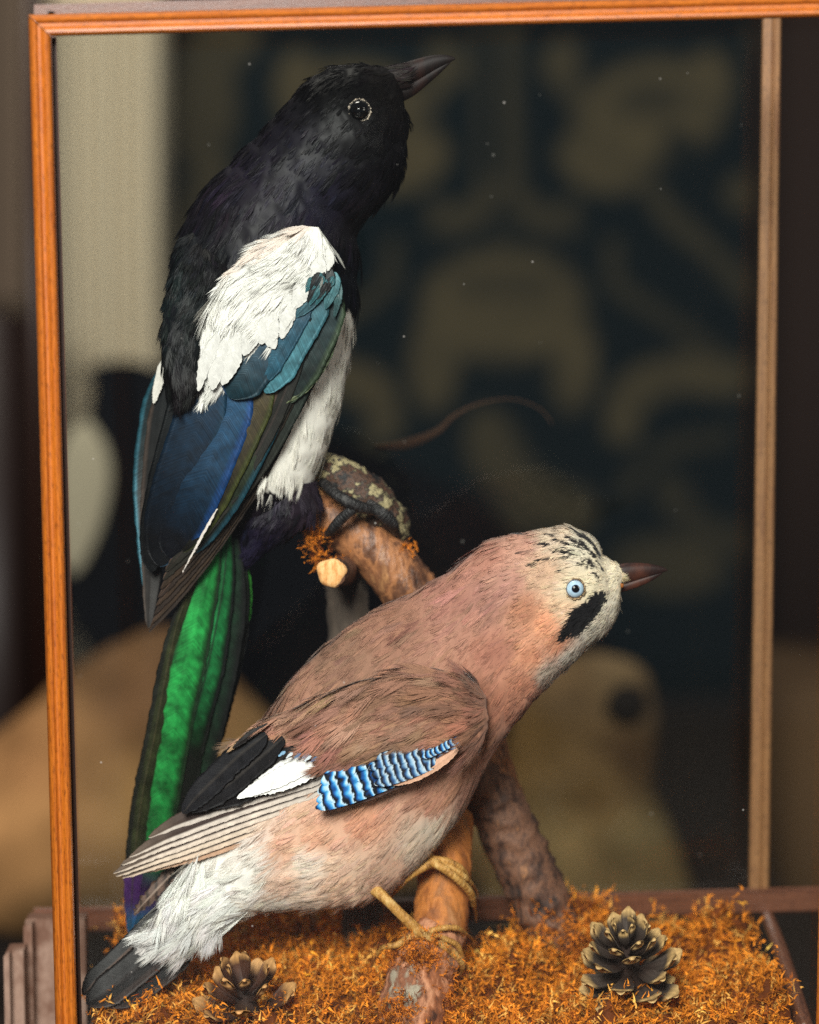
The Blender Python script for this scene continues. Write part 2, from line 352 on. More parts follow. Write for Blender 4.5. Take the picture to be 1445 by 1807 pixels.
def glass_mat(name, dust=0.0):
    m = bpy.data.materials.new(name); m.use_nodes = True; nt = m.node_tree; nt.nodes.clear(); lk = nt.links.new
    out = nt.nodes.new("ShaderNodeOutputMaterial"); tr = nt.nodes.new("ShaderNodeBsdfTransparent"); tr.inputs[0].default_value = (.97, .985, .98, 1)
    gl = nt.nodes.new("ShaderNodeBsdfGlossy"); gl.inputs['Roughness'].default_value = .02; lw = nt.nodes.new("ShaderNodeLayerWeight"); lw.inputs[0].default_value = .5
    pw = nt.nodes.new("ShaderNodeMath"); pw.operation = 'POWER'; lk(lw.outputs['Facing'], pw.inputs[0]); pw.inputs[1].default_value = 5
    fr = nt.nodes.new("ShaderNodeMath"); fr.operation = 'MULTIPLY_ADD'; lk(pw.outputs[0], fr.inputs[0]); fr.inputs[1].default_value = .55; fr.inputs[2].default_value = .03
    mx = nt.nodes.new("ShaderNodeMixShader"); lk(fr.outputs[0], mx.inputs[0]); lk(tr.outputs[0], mx.inputs[1]); lk(gl.outputs[0], mx.inputs[2])
    if dust:
        tc = nt.nodes.new("ShaderNodeTexCoord"); vo = nt.nodes.new("ShaderNodeTexVoronoi"); vo.inputs['Scale'].default_value = 64; lk(tc.outputs['Object'], vo.inputs['Vector'])
        nz = nt.nodes.new("ShaderNodeSeparateColor"); lk(vo.outputs['Color'], nz.inputs[0])
        th = nt.nodes.new("ShaderNodeMapRange"); lk(nz.outputs[0], th.inputs[0]); th.inputs[1].default_value = .6; th.inputs[2].default_value = 1; th.inputs[3].default_value = .014; th.inputs[4].default_value = .045
        ls = nt.nodes.new("ShaderNodeMath"); ls.operation = 'LESS_THAN'; lk(vo.outputs['Distance'], ls.inputs[0]); lk(th.outputs[0], ls.inputs[1])
        gt = nt.nodes.new("ShaderNodeMath"); gt.operation = 'GREATER_THAN'; lk(nz.outputs[0], gt.inputs[0]); gt.inputs[1].default_value = .6
        mu = nt.nodes.new("ShaderNodeMath"); mu.operation = 'MULTIPLY'; lk(ls.outputs[0], mu.inputs[0]); lk(gt.outputs[0], mu.inputs[1])
        m2 = nt.nodes.new("ShaderNodeMath"); m2.operation = 'MULTIPLY_ADD'; lk(mu.outputs[0], m2.inputs[0]); m2.inputs[1].default_value = .20; m2.inputs[2].default_value = dust
        df = nt.nodes.new("ShaderNodeBsdfDiffuse"); df.inputs[0].default_value = (.7, .68, .64, 1)
        mx2 = nt.nodes.new("ShaderNodeMixShader"); lk(m2.outputs[0], mx2.inputs[0]); lk(mx.outputs[0], mx2.inputs[1]); lk(df.outputs[0], mx2.inputs[2]); mx = mx2
    lk(mx.outputs[0], out.inputs[0]); return m

M_fluff = plume_mat("soft_plumage", .75, .2, 0, .15)
M_white = plume_mat("white_plumage", .8, .15, 0, .1)
M_black = plume_mat("black_plumage", .48, .16, 0, .0)
M_irid = vane_mat("iridescent_vane", .46, .35, .35, .30, .8, .5, .16)
M_green = vane_mat("green_iridescent_vane", .5, .35, .35, .30, .9, .5, .16)
M_dark = vane_mat("dark_vane", .5, .22, .0, .30, .8, 1.2, .12)
M_pale = vane_mat("pale_vane", .6, .3, .0, .20, .8, 1.2, .05)
M_blue = vane_mat("barred_vane", .55, .12, .0, .2, .8, 1.2, .05)
M_frame = wood_mat("orange_varnished_wood", [(.25, (96, 48, 12)), (.38, (160, 82, 16)), (.48, (188, 106, 26)), (.56, (150, 76, 18)), (.66, (182, 98, 24)), (.8, (134, 64, 12))], .45, .25)
M_post = wood_mat("pale_brown_wood", [(.3, (100, 66, 38)), (.5, (146, 104, 64)), (.62, (112, 72, 42)), (.8, (130, 86, 52))], .5, .1)
M_base = wood_mat("dark_stained_wood", [(.3, (64, 38, 28)), (.55, (112, 70, 50)), (.8, (84, 50, 36))], .32, .5)

# ------------------------------------------------------------ room behind (far out of focus)
def build_room():
    # wallpaper: dark teal ground with a printed tan scroll pattern
    YB = 2.5
    NX, NY = 300, 190; xs = np.linspace(-1500, 3000, NX); ys = np.linspace(-500, 2200, NY); X, Yp = np.meshgrid(xs, ys)
    tan = 0
    def blob(x, y, rx, ry, a=0, s=1.0):
        nonlocal tan
        c, q = math.cos(a), math.sin(a); dx, dy = X - x, Yp - y
        d = np.hypot((dx * c + dy * q) / rx, (-dx * q + dy * c) / ry); tan = np.maximum(tan, s * np.clip((1.15 - d) / .3, 0, 1))
    def line(pts, w, s=1.0):
        nonlocal tan
        pts = crom(pts, 14)
        for a, b in zip(pts[:-1], pts[1:]):
            d, _ = segd(X, Yp, a, b); tan = np.maximum(tan, s * np.clip((w * 1.2 - d) / (w * .35), 0, 1))
    def hole(x, y, rx, ry, a=0, k=.8):
        nonlocal tan
        c, q = math.cos(a), math.sin(a); dx, dy = X - x, Yp - y
        d = np.hypot((dx * c + dy * q) / rx, (-dx * q + dy * c) / ry); tan = tan * (1 - k * np.clip((1.15 - d) / .35, 0, 1))
    for mx in (1, -1):
        f = lambda x: 888 + mx * (x - 888)
        blob(f(1150), 195, 128, 88, -.12 * mx, .9); hole(f(1150), 178, 72, 34, -.1 * mx, .45); blob(f(1062), 285, 78, 54, .35 * mx, .85); blob(f(1250), 150, 40, 60, 0, .9); hole(f(1200), 255, 34, 26, .5 * mx, .9)
        blob(f(990), 110, 34, 40, .5 * mx, .7); line([(f(990), 130), (f(1030), 190), (f(1020), 260)], 22, .55)
        line([(f(1130), 300), (f(1180), 380), (f(1260), 450), (f(1340), 540)], 17, .55); line([(f(1080), 430), (f(1090), 500), (f(1170), 560), (f(1260), 620)], 14, .4)
        blob(f(1310), 340, 32, 36, 0, .6); blob(f(960), 380, 70, 22, .4 * mx, .5); line([(f(905), 330), (f(960), 400), (f(1010), 360)], 16, .5)
        line([(f(1100), 740), (f(1120), 690), (f(1200), 660), (f(1290), 665)], 34, .75); blob(f(1105), 740, 36, 46, .4, .8); hole(f(1180), 740, 60, 36, -.3 * mx, .9)
        blob(f(1010), 640, 42, 86, 0, .85); hole(f(940), 655, 30, 44, .2 * mx, .95)
        line([(f(1180), 860), (f(1230), 930), (f(1330), 960)], 26, .4); line([(f(1100), 870), (f(1160), 800), (f(1280), 770)], 15, .35)
        blob(f(1180), 1000, 100, 50, .1, .6)
        blob(f(1420), 180, 60, 120, 0, .6); blob(f(1500), 560, 70, 90, 0, .6); line([(f(1400), 300), (f(1460), 420), (f(1600), 470)], 30, .6); blob(f(1380), 70, 60, 50, 0, .6)
    blob(888, 540, 142, 98, 0, .88); hole(888, 500, 95, 26, 0, .40); hole(888, 640, 16, 46, 0, .3); hole(888, 700, 90, 40, 0, .8)
    for q in range(5): line([(850 + q * 20, 40), (852 + q * 19, 330)], 5, .45)
    blob(870, 790, 46, 70, -.3, .62); line([(880, 800), (930, 870), (1010, 900)], 40, .62); blob(888, 410, 30, 22, 0, .2)
    line([(700, 900), (800, 930), (900, 950)], 36, .5)
    noise = vn(X, Yp, 160, 3) * .5 + .5
    tan = tan * (.70 + .35 * noise) * (1 + .12 * vn(X, Yp, 24, 12))
    c = lin((7, 22, 27)) * (1 - tan[..., None]) + lin((90, 80, 58)) * tan[..., None]
    g = P(X, Yp, YB); m, nt, b = nmat("wallpaper"); a = attrcol(nt); nt.links.new(a.outputs[0], b.inputs[0]); b.inputs['Roughness'].default_value = .9; b.inputs['Specular IOR Level'].default_value = .05
    w = mkobj("wall", g.reshape(-1, 3), gridfaces(NY, NX, flip=True), None, c.reshape(-1, 3), m); tag(w, "dark teal wallpaper with tan scrollwork, far out of focus behind the glass case", kind='structure')
    fl = plain("dark_floor", (30, 22, 18), .6)
    f = mkobj("floor", [[-4, -2.5, -.62], [4, -2.5, -.62], [4, 2.6, -.62], [-4, 2.6, -.62]], [[0, 1, 2, 3]], None, None, fl); tag(f, "dark brown floor of the room under the case", kind='structure')
    def block(name, x0, x1, y0, y1, Y, dep, mat, parent=None, n=8):
        # box with rounded vertical edges
        a = P(x0, y0, Y); b2 = P(x1, y1, Y); xl, xr, zt, zb = a[0], b2[0], a[2], b2[2]; r = min((xr - xl) * .2, .04)
        pts = []
        for cx, cy, a0 in ((xl + r, Y + dep - r, 90), (xl + r, Y + r, 180), (xr - r, Y + r, 270), (xr - r, Y + dep - r, 0)):
            for k in range(5):
                t = math.radians(a0 + 90 * k / 4); pts.append((cx + r * math.cos(t), cy + r * math.sin(t)))
        k = len(pts); v = [(x, y, zb) for x, y in pts] + [(x, y, zt) for x, y in pts] + [(0.5 * (xl + xr), Y + dep / 2, zb), (0.5 * (xl + xr), Y + dep / 2, zt)]
        q = [[i, (i + 1) % k, (i + 1) % k + k, i + k] for i in range(k)]; t = [[2 * k, (i + 1) % k, i] for i in range(k)] + [[2 * k + 1, i + k, (i + 1) % k + k] for i in range(k)]
        return mkobj(name, v, q, t, None, mat, parent)
    cream = plain("cream_plaster", (226, 210, 180), .8, .2)
    c = block("pilaster", 78, 290, -260, 1300, 2.25, .2, cream); tag(c, "tall cream pilaster standing against the dark wallpaper at the left", "pilaster")
    for k in range(9):
        xk = 92 + k * 22; a = P(xk, -260, 2.242); b2 = P(xk, 1300, 2.242)
        tube("rib", [a, (a + b2) / 2, np.array([a[0], b2[1], b2[2]])], [.0045 + .002 * (k % 3)] * 3, cream, c, n=6, nu=10)
    gb = plain("grey_brown_curtain", (112, 98, 84), .9, .1)
    # folded curtain, left edge
    xs = np.linspace(-330, 42, 60); ys = np.linspace(-260, 1900, 30); Xc, Yc = np.meshgrid(xs, ys)
    g = P(Xc, Yc, 1.9 + .02 * np.sin(Xc / 17)); g2 = g + np.array([0, .012, 0])
    n_ = g.shape[0] * g.shape[1]
    cu = mkobj("curtain", np.vstack([g.reshape(-1, 3), g2.reshape(-1, 3)]), np.vstack([gridfaces(30, 60, flip=True), gridfaces(30, 60) + n_]), None, None, gb)
    tag(cu, "dim grey-brown hanging at the far left, beyond the outside of the case", "curtain")
    dk = plain("dark_red_wood", (48, 26, 20), .45, .4)
    c = block("door_post", 40, 92, -260, 1500, 1.5, .06, dk); tag(c, "dark red-brown post rising behind the top left corner of the frame", "post")
    c = block("stool", 1392, 1760, 1225, 1900, 1.45, .3, plain("tan_upholstery", (86, 66, 46), .9, .1)); tag(c, "blurred tan upholstered block low beyond the right end of the case", "stool")
    c = block("cabinet", 1386, 1760, -260, 1900, 1.75, .3, plain("dark_cabinet", (34, 24, 20), .8, .1)); tag(c, "dark brown cabinet beyond the right side of the case", "cabinet")
    # dark piece of furniture low behind the left
    c = block("cupboard", -330, 66, 560, 1900, 1.62, .3, plain("dark_cupboard", (30, 16, 12), .5, .4)); tag(c, "very dark red-brown cupboard blurred beyond the left rail of the case", "cupboard")
    # black-and-white mounted bird, far behind
    t = thing("mounted_bird", "blurred black mounted bird with a pale flank patch behind the large magpie", "mounted bird", P(300, 1250, 1.5))
    bl = plume_mat("far_black", 1.0, .0)
    L = Loft([((150, 655), (180, 700)), ((180, 640), (150, 760)), ((250, 640), (125, 900)), ((420, 700), (110, 1060)), ((640, 790), (200, 1190)), ((860, 900), (380, 1330)), ((1050, 1090), (560, 1420)), ((1130, 1330), (760, 1480)), ((1100, 1420), (900, 1470))], 1.5, .45, 60, 40)
    L.build("body", bl, t, lambda x, y: np.broadcast_to(lin((7, 8, 12)), (len(x), 3)))
    L2 = Loft([((146, 742), (158, 742)), ((112, 780), (188, 790)), ((100, 850), (196, 850)), ((98, 920), (178, 930)), ((108, 985), (150, 990)), ((122, 1010), (132, 1012))], 1.35, .3, 40, 28)
    L2.build("flank_patch", plume_mat("far_white", 1.0, .0), t, lambda x, y: np.broadcast_to(lin((168, 158, 134)), (len(x), 3)))
    tube("perch", [P(180, 1100, 1.5), P(220, 1400, 1.5), P(230, 1700, 1.5)], [.02, .02, .03], bl, t, lin((20, 16, 14)))
    # sandy mounted animal
    t = thing("mounted_animal", "blurred sandy-furred mounted animal with a dark eye behind the perched jay", "mounted animal", P(500, 1750, 1.1))
    sd = plume_mat("sandy_fur", 1.0, .0)
    def sc_(x, y):
        c = idw(x, y, [(60, 1450, (150, 112, 72)), (60, 1350, (132, 96, 62)), (250, 1230, (92, 66, 44)), (300, 1450, (138, 106, 66)), (930, 1300, (112, 84, 48)), (1000, 1220, (98, 76, 52)), (1090, 1170, (104, 84, 60)), (1110, 1330, (84, 62, 42)), (1060, 1380, (112, 86, 54)), (960, 1500, (132, 108, 72)), (1150, 1480, (110, 92, 62)), (1160, 1250, (90, 72, 54)), (150, 1640, (84, 66, 44)), (600, 1400, (130, 100, 66))]); return c * 1.35 * (1 + .28 * vn(x, y, 150, 4))[:, None]
    L = Loft([((-300, 1500), (-300, 1560)), ((-150, 1370), (-200, 1700)), ((0, 1290), (-60, 1640)), ((130, 1180), (60, 1650)), ((290, 1110), (200, 1640)), ((400, 1190), (330, 1620)), ((560, 1330), (500, 1600)), ((820, 1400), (800, 1560)), ((980, 1400), (900, 1540))], 1.1, .6, 80, 48, 4, 100)
    L.build("body", sd, t, sc_)
    H = Loft([((1010, 1156), (1070, 1153)), ((940, 1192), (1136, 1182)), ((905, 1262), (1162, 1256)), ((890, 1330), (1154, 1328)), ((880, 1395), (1150, 1388)), ((862, 1465), (1182, 1458)), ((850, 1540), (1210, 1530)), ((850, 1610), (1225, 1605))], 1.05, .6, 60, 48, 3, 80)
    H.build("head", sd, t, sc_)
    sp, sn = H.surf(1100, 1238)
    if sp is not None:
        tube("eye", [sp + np.array([-.006, -.002, .008]), sp + np.array([0, -.009, 0]), sp + np.array([.006, -.002, -.014])], [.008, .020, .012], plain("dark_eye", (30, 24, 20), .8, .1), t)
    # dry curled stem behind the birds
    m = plain("dry_brown", (70, 46, 32), .7, .2)
    L = tube("dry_leaf_blade", [P(662, 788, .20), P(715, 784, .21), P(770, 762, .22), P(800, 735, .22), P(840, 714, .22), (P(900, 704, .22)), P(950, 720, .22), P(975, 748, .22)], [.0012, .0030, .0020, .0012, .0007, .0004, .0004, .0003], m, None, n=60, flat=.4)
    tag(L.ob, "curled dry brown leaf blade out of focus right of the magpie's belly", "dry leaf")
build_room()

# ------------------------------------------------------------ the glass case
YF, YR = -.085, .105
def build_case():
    t = thing("display_case", "glazed taxidermy case with orange varnished front frame and thin rear posts", "display case", P(722, 1860, 0))
    pr = [(0, 0), (.03, .002), (.10, .0040), (.20, .0048), (.30, .0044), (.36, .0032), (.42, .0026), (.50, .0026), (.58, .0030), (.70, .0042), (.82, .0046), (.92, .0036), (.98, .0018), (1, 0)]
    cor_o, cor_i = (50, 26), (91, 64)
    bar("top_rail", [cor_o, (1540, -12), (1500, 29), cor_i], YF, YF + .016, M_frame, t, pr)
    bar("side_rail", [(50, 28), (100, 1900), (139, 1900), (90, 65.5)], YF, YF + .016, M_frame, t, pr)
    bar("side_rail", [(1540, -12), (1490, 1900), (1438, 1900), (1478, 30)], YF, YF + .016, M_frame, t, pr)
    # dark inner lip of the left rail
    lip = plain("dark_rebate", (52, 34, 26), .5)
    bar("rebate", [(91, 66), (139, 1900), (147, 1900), (99, 66)], YF + .010, YF + .020, lip, t)
    # rear posts and rails
    pp = [(0, 0), (.08, .002), (.5, .0022), (.58, .0010), (.62, .0010), (.68, .0022), (.92, .002), (1, 0)]
    bar("rear_post", [(1346, -40), (1321, 1572), (1357, 1572), (1380, -40)], YR, YR + .012, M_post, t, pp)
    bar("rear_post", [(84, 20), (128, 1612), (140, 1612), (96, 20)], YR, YR + .012, M_base, t)
    bar("rear_rail", [(60, 1602), (1600, 1560), (1600, 1606), (60, 1650)], YR - .004, YR + .014, M_base, t, [(0, 0), (.12, .003), (.9, .003), (1, 0)])
    bar("rear_top_rail", [(60, 8), (1600, -34), (1600, -4), (60, 40)], YR, YR + .014, M_base, t)
    # side rail of the right end, receding on the floor
    a, b = P(1348, 1600, YR), P(1480, 1850, YF + .02)
    # floor tray
    z = -.276
    a0, b0 = P(128, 1700, YF)[0], P(1470, 1700, YF)[0]
    v = [(a0, YF, z), (b0, YF, z), (b0, YR, z), (a0 , YR, z)]; v += [(x, y, z - .02) for x, y, _ in v]
    mkobj("floor_board", v, [[0, 1, 2, 3], [7, 6, 5, 4], [0, 4, 5, 1], [1, 5, 6, 2], [2, 6, 7, 3], [3, 7, 4, 0]], None, None, lip, t, smooth=False)
    # rail along the right end
    rr = np.array([[b0 - .034, YR, -.25], [b0 - .012, YF + .02, -.262]])
    tube("end_rail", [P(1352, 1612, YR), P(1385, 1700, .03), P(1425, 1830, YF + .03)], [.004, .0045, .005], M_base, t, n=20)
    # base moulding steps outside the left rail
    def step(x0, x1, y0, Ya, Yb, name="base_moulding"):
        a = P(x0, y0, Ya); b_ = P(x1, y0, Ya); r = .0016
        prof = [(a[0] + r * .0, a[2] - r), (a[0] + r * .3, a[2] - r * .3), (a[0] + r, a[2]), (b_[0], a[2]), (b_[0], a[2] - .12), (a[0], a[2] - .12)]
        k = len(prof); v = [(x, Ya, z_) for x, z_ in prof] + [(x, Yb, z_ ) for x, z_ in prof]
        q = [[i, i + k, (i + 1) % k + k, (i + 1) % k] for i in range(k)]
        me = mkobj(name, v + [(np.mean([p[0] for p in prof]), Ya, np.mean([p[1] for p in prof]))], q, [[2 * k, (i + 1) % k, i] for i in range(k)], None, M_mould, t, smooth=False, uv=[[x * 30, z_ * 10, y] for x, y, z_ in v] + [[0, 0, 0]])
    step(44, 150, 1622, .045, .058); step(41, 56, 1632, .035, .045); step(9, 41, 1678, .02, .034); step(6, 16, 1684, .012, .02)
    gm = glass_mat("front_glass", .0008); gm2 = glass_mat("rear_glass", .0005)
    def pane(q, Y, m):
        v = P([p[0] for p in q], [p[1] for p in q], Y); v = np.vstack([v, v + np.array([0, .002, 0])])
        mkobj("glass_pane", v, [[0, 3, 2, 1], [4, 5, 6, 7], [0, 1, 5, 4], [1, 2, 6, 5], [2, 3, 7, 6], [3, 0, 4, 7]], None, None, m, t, smooth=False)
    pane([(90, 60), (1480, 28), (1442, 1880), (136, 1880)], YF + .011, gm)
    pane([(92, 38), (1350, 2), (1325, 1568), (134, 1600)], YR + .004, gm2)
M_mould = bark_mat("plinth_painted_reflections", [(.36, (78, 50, 38)), (.5, (108, 78, 62)), (.58, (150, 124, 108)), (.68, (90, 60, 46))], 18, .5, .05, (1, 1, .6))  # pale stops paint the plinth's reflections into its brown wood colour
build_case()

# ------------------------------------------------------------ branches
def build_branches():
    t = thing("branch_perch", "forked perch of reddish-brown bark branches rising out of the orange moss", "branch", P(800, 1700, .0))
    warm = bark_mat("warm_bark", [(.30, (48, 30, 24)), (.42, (110, 72, 50)), (.50, (178, 120, 78)), (.58, (126, 82, 56)), (.72, (206, 150, 98))], 90, .45, .8, (1, 1, .4))
    dark = bark_mat("dark_bark", [(.34, (30, 20, 16)), (.45, (78, 52, 40)), (.54, (122, 84, 62)), (.60, (84, 58, 46)), (.72, (170, 116, 74))], 130, .7, .5, (1, 1, .4))
    grey = bark_mat("grey_bark", [(.3, (50, 42, 36)), (.5, (84, 72, 62)), (.75, (104, 90, 76))], 60, .8, .4, (1, 1, .3))
    orange = bark_mat("orange_bark", [(.3, (84, 46, 22)), (.42, (150, 86, 34)), (.52, (190, 116, 50)), (.6, (150, 92, 44)), (.75, (196, 142, 92))], 80, .7, .7, (1, 1, .3))
    tube("branch", [P(500, 870, .05), P(560, 905, .04), P(640, 950, .035), P(720, 1040, .035), P(790, 1150, .04), P(840, 1300, .05), P(880, 1430, .055), P(945, 1570, .06), P(1000, 1690, .06)], np.array([40, 44, 48, 52, 52, 52, 52, 54, 50]) * PX, warm, t, n=110, nu=28, noise=4, seed=1)
    tube("branch", [P(800, 1345, .028), P(860, 1395, .045), P(905, 1480, .045), P(950, 1580, .045), P(990, 1680, .04)], np.array([40, 50, 52, 54, 44]) * PX, dark, t, n=60, nu=28, noise=6, seed=2)
    tube("branch", [P(560, 815, .045), P(600, 845, .035), P(650, 885, .035), P(690, 930, .04), P(705, 960, .05)], np.array([20, 38, 44, 34, 16]) * PX, bark_mat("mottled_bark", [(.38, (20, 17, 17)), (.46, (88, 60, 44)), (.52, (24, 22, 23)), (.58, (180, 166, 124)), (.66, (40, 34, 32))], 110, .6, .8, (1, 1, 1)), t, n=50, nu=26, noise=6, seed=3)
    tube("branch", [P(606, 1000, .055), P(615, 1080, .055), P(630, 1300, .055), P(645, 1500, .055), P(640, 1680, .05)], np.array([34, 40, 42, 42, 40]) * PX, grey, t, n=60, nu=24, noise=4, seed=4)
    # side stub with pale sawn end
    b = tube("side_stub", [P(612, 1004, .05), P(596, 1009, .01), P(586, 1011, -.008)], np.array([28, 26, 25]) * PX, dark, t, n=20, nu=24, noise=2, seed=5)
    c = P(585, 1011, -.0085); a = np.linspace(0, 2 * np.pi, 28, endpoint=False); rings = [c + np.array([0, -.0016, 0])]
    vs = [rings[0]]; rr = 25 * PX * (1 + .06 * np.sin(a * 3) + .05 * np.sin(a * 5 + 1))
    for f, dy in ((.35, -.0015), (.7, -.0013), (.95, -.0006), (1.04, .001)):
        for k in range(28): vs.append(c + np.array([rr[k] * f * math.cos(a[k]), dy + R.normal(0, .00008), rr[k] * f * math.sin(a[k])]))
    q = []; tr = [[0, 1 + (k + 1) % 28, 1 + k] for k in range(28)]
    for r_ in range(3):
        for k in range(28): q.append([1 + r_ * 28 + k, 1 + r_ * 28 + (k + 1) % 28, 1 + (r_ + 1) * 28 + (k + 1) % 28, 1 + (r_ + 1) * 28 + k])
    mkobj("sawn_end", vs, np.array(q)[:, ::-1], np.array(tr)[:, ::-1], None, bark_mat("sawn_wood", [(.3, (176, 112, 60)), (.45, (232, 168, 102)), (.6, (244, 196, 136)), (.75, (214, 140, 84))], 420, .8, .25), b.ob)
    # front perch carrying the jay
    tube("branch", [P(792, 1440, .03), P(786, 1520, .01), P(780, 1600, -.004), P(770, 1665, -.012)], np.array([44, 47, 49, 50]) * PX, orange, t, n=50, nu=28, noise=3, seed=6)
    tube("branch", [P(795, 1625, -.005), P(765, 1670, -.018), P(738, 1740, -.036), P(722, 1830, -.046), P(715, 1900, -.05)], np.array([30, 52, 60, 60, 58]) * PX, bark_mat("flaking_bark", [(.36, (70, 38, 24)), (.44, (150, 88, 52)), (.50, (200, 140, 104)), (.56, (120, 70, 44)), (.62, (160, 150, 130)), (.74, (90, 52, 34))], 45, .85, .9), t, n=60, nu=30, noise=7, seed=7)
build_branches()

# ------------------------------------------------------------ magpie
BLK = (17, 15, 20)
def mag_col(x, y):
    c = idw(x, y, [(600, 160, (11, 11, 13)), (650, 250, (11, 10, 13)), (500, 250, (20, 17, 28)), (450, 330, (26, 20, 34)), (560, 350, (26, 24, 40)), (640, 400, (24, 20, 24)), (350, 450, (15, 19, 24)), (320, 560, (14, 24, 26)), (380, 380, (24, 19, 28)), (620, 500, (16, 20, 30)), (400, 700, (12, 12, 14)), (480, 920, (22, 18, 26)), (690, 150, (26, 23, 22))])
    c = c * .55 * (1 + .5 * vn(x, y, 60, 9))[..., None]
    wx, wy = x + vn(x, y, 14, 2) * 5, y + vn(x, y, 14, 8) * 6
    w = inpoly(wx, wy, [(600, 546), (640, 560), (640, 640), (615, 720), (585, 800), (560, 868), (500, 874), (440, 862), (440, 700), (520, 600)])
    return np.where(w[..., None], lin((236, 232, 222)), c)
def build_magpie():
    t = thing("magpie", "mounted black-and-white magpie with long green tail, perched upright with beak raised", "bird", P(620, 930, .04))
    Yc = .022
    B = Loft([((694, 124), (710, 168)), ((664, 117), (720, 212)), ((615, 113), (718, 262)), ((558, 130), (708, 316)), ((500, 188), (674, 360)), ((432, 262), (636, 404)), ((366, 328), (630, 474)), ((322, 400), (628, 545)), ((300, 480), (620, 600)), ((290, 560), (610, 670)), ((288, 640), (592, 745)), ((292, 720), (570, 808)), ((312, 800), (545, 862)), ((350, 880), (510, 900)), ((385, 940), (465, 942)), ((395, 985), (440, 990))],
             Yc, [.7, .72, .74, .76, .78, .78, .76, .74, .72, .72, .74, .78, .85, .8, .8, .8], 200, 110, 2.5, 70, 3)
    body = B.build("body", M_black, t, mag_col)
    isw = lambda x, y: lin((230,))[0] * 0 + mag_col(x, y)[..., 0] > .3
    fl = lambda x, y: np.where(isw(x, y), .75, 0.0)
    short = lambda x, y: np.clip(.40 + np.hypot(x - 650, y - 190) / 330, .42, 1.15)
    plumage("black_plumage", B, 5600, 30, 42, 1.0, 1.6, mag_col, M_black, t, keep=lambda x, y: ~isw(x, y) & ((x - 634) ** 2 + (y - 195) ** 2 > 20 ** 2), lenfn=short, jit=.30, jb=.22, tipl=1.5, ang=.28)
    plumage("contour_plumage", B, 900, 60, 72, 1.0, 2.2, mag_col, M_black, t, keep=lambda x, y: ~isw(x, y) & (y > 240), jit=.45, jb=.2, tipl=1.7, ang=.3, swirl=.25)
    # belly down hangs along the body towards the legs
    plumage("belly_down", B, 3400, 34, 60, .95, .8, mag_col, M_white, t, keep=isw, flow=lambda x, y: 0 * x + .12, jit=.015, jb=.02, tipl=1.0, droop=7, ang=.2)
    # rough throat bristles at the outline
    plumage("throat_bristles", B, 700, 14, 26, 1.2, 9.0, mag_col, M_black, t, keep=lambda x, y: (x > 670) & (y > 180) & (y < 400), jit=.2, droop=0)
    # vent and thigh tuft
    V = Loft([((450, 850), (560, 850)), ((440, 880), (565, 890)), ((425, 920), (540, 925)), ((422, 960), (470, 975)), ((425, 1000), (435, 1004))], .015, .6, 40, 40, 3, 40)
    vc = lambda x, y: idw(x, y, [(480, 900, (26, 21, 32)), (450, 960, (24, 20, 38)), (540, 890, (34, 26, 34))])
    V.build("thigh", M_black, t, vc); plumage("thigh_plumage", V, 420, 26, 40, 1.4, 5, vc, M_black, t, jit=.25)
    # beak
    bm = bark_mat("dark_horn", [(.3, (12, 9, 9)), (.55, (24, 16, 14)), (.75, (52, 28, 21))], 60, .55, .08)
    k = t
    U = Loft([((684, 122), (700, 160)), ((712, 111), (724, 150)), ((738, 103), (748, 137)), ((765, 97), (772, 122)), ((788, 97), (791, 112)), ((803, 102), (803, 105))], Yc, .62, 50, 28)
    beak = U.build("beak", bm, t)
    U2 = Loft([((696, 150), (710, 180)), ((724, 143), (733, 167)), ((752, 128), (757, 147)), ((775, 116), (778, 128)), ((793, 107), (795, 111))], Yc, .55, 40, 24)
    U2.build("lower_mandible", bm, beak)
    # nasal bristles
    NB = Loft([((672, 118), (690, 165)), ((700, 114), (706, 160)), ((722, 111), (724, 140))], Yc, .75, 30, 24)
    plumage("nasal_bristles", NB, 260, 14, 34, 1.1, 1.6, lambda x, y: np.broadcast_to(lin((40, 34, 32)), (len(x), 3)), M_black, beak, jit=.3, droop=0, ang=.2)
    # eye
    eye(B, 634, 195, 18, t, dark=True)
    # ---- wing
    wing = P(560, 560, -.02)
    def Yw(px, py, off, fb):
        s, _ = B.surf(px, py); y = fb if s is None else min(s[1], fb + .02) - off
        return min(y, fb)
    W = tag(bpy.data.objects.new("wing", None)); COL.objects.link(W); W.parent = t; ORG[W.name] = ORG[t.name]
    def F(path, Y, w, col, mat=M_irid, **kw):
        return feather(path, Y, w, col, mat, W, seed=int(path[0][0] * 7 + path[-1][1]), **kw)
    def grad(c0, c1, edge=None, ec=None):
        def f(U, V):
            k = np.clip(V * 1.35, 0, 1)[..., None]; c = lin(c0) * (1 - k) + lin(c1) * k
            if ec is not None:
                e = np.clip((U * edge - .62) / .2, 0, 1)[..., None]; c = c * (1 - e) + lin(ec) * e
            return c
        return f
    # primaries, seven dark brown feathers closing to the wing tip
    out = np.array([(590, 540), (562, 630), (510, 735), (450, 850), (386, 948), (326, 1034), (263, 1116)], float)
    inn = np.array([(545, 560), (525, 630), (480, 745), (420, 850), (365, 925), (320, 975), (292, 1008)], float)
    for i in range(8):
        f = i / 7; p = out * (1 - f) + inn * f
        c = (44 + 8 * (i % 2), 34 + 5 * (i % 2), 28) if i < 6 else (34, 32, 26)
        F([tuple(q) for q in p], np.linspace(-.012, .004, 7) - .0013 * i - .004, 30, grad((20, 22, 20), c, 1, (82, 64, 54)), M_dark, tip=.32, shcol=(84, 64, 54) if i in (1, 3, 4) else (44, 36, 32), tilt=.25, n=60)
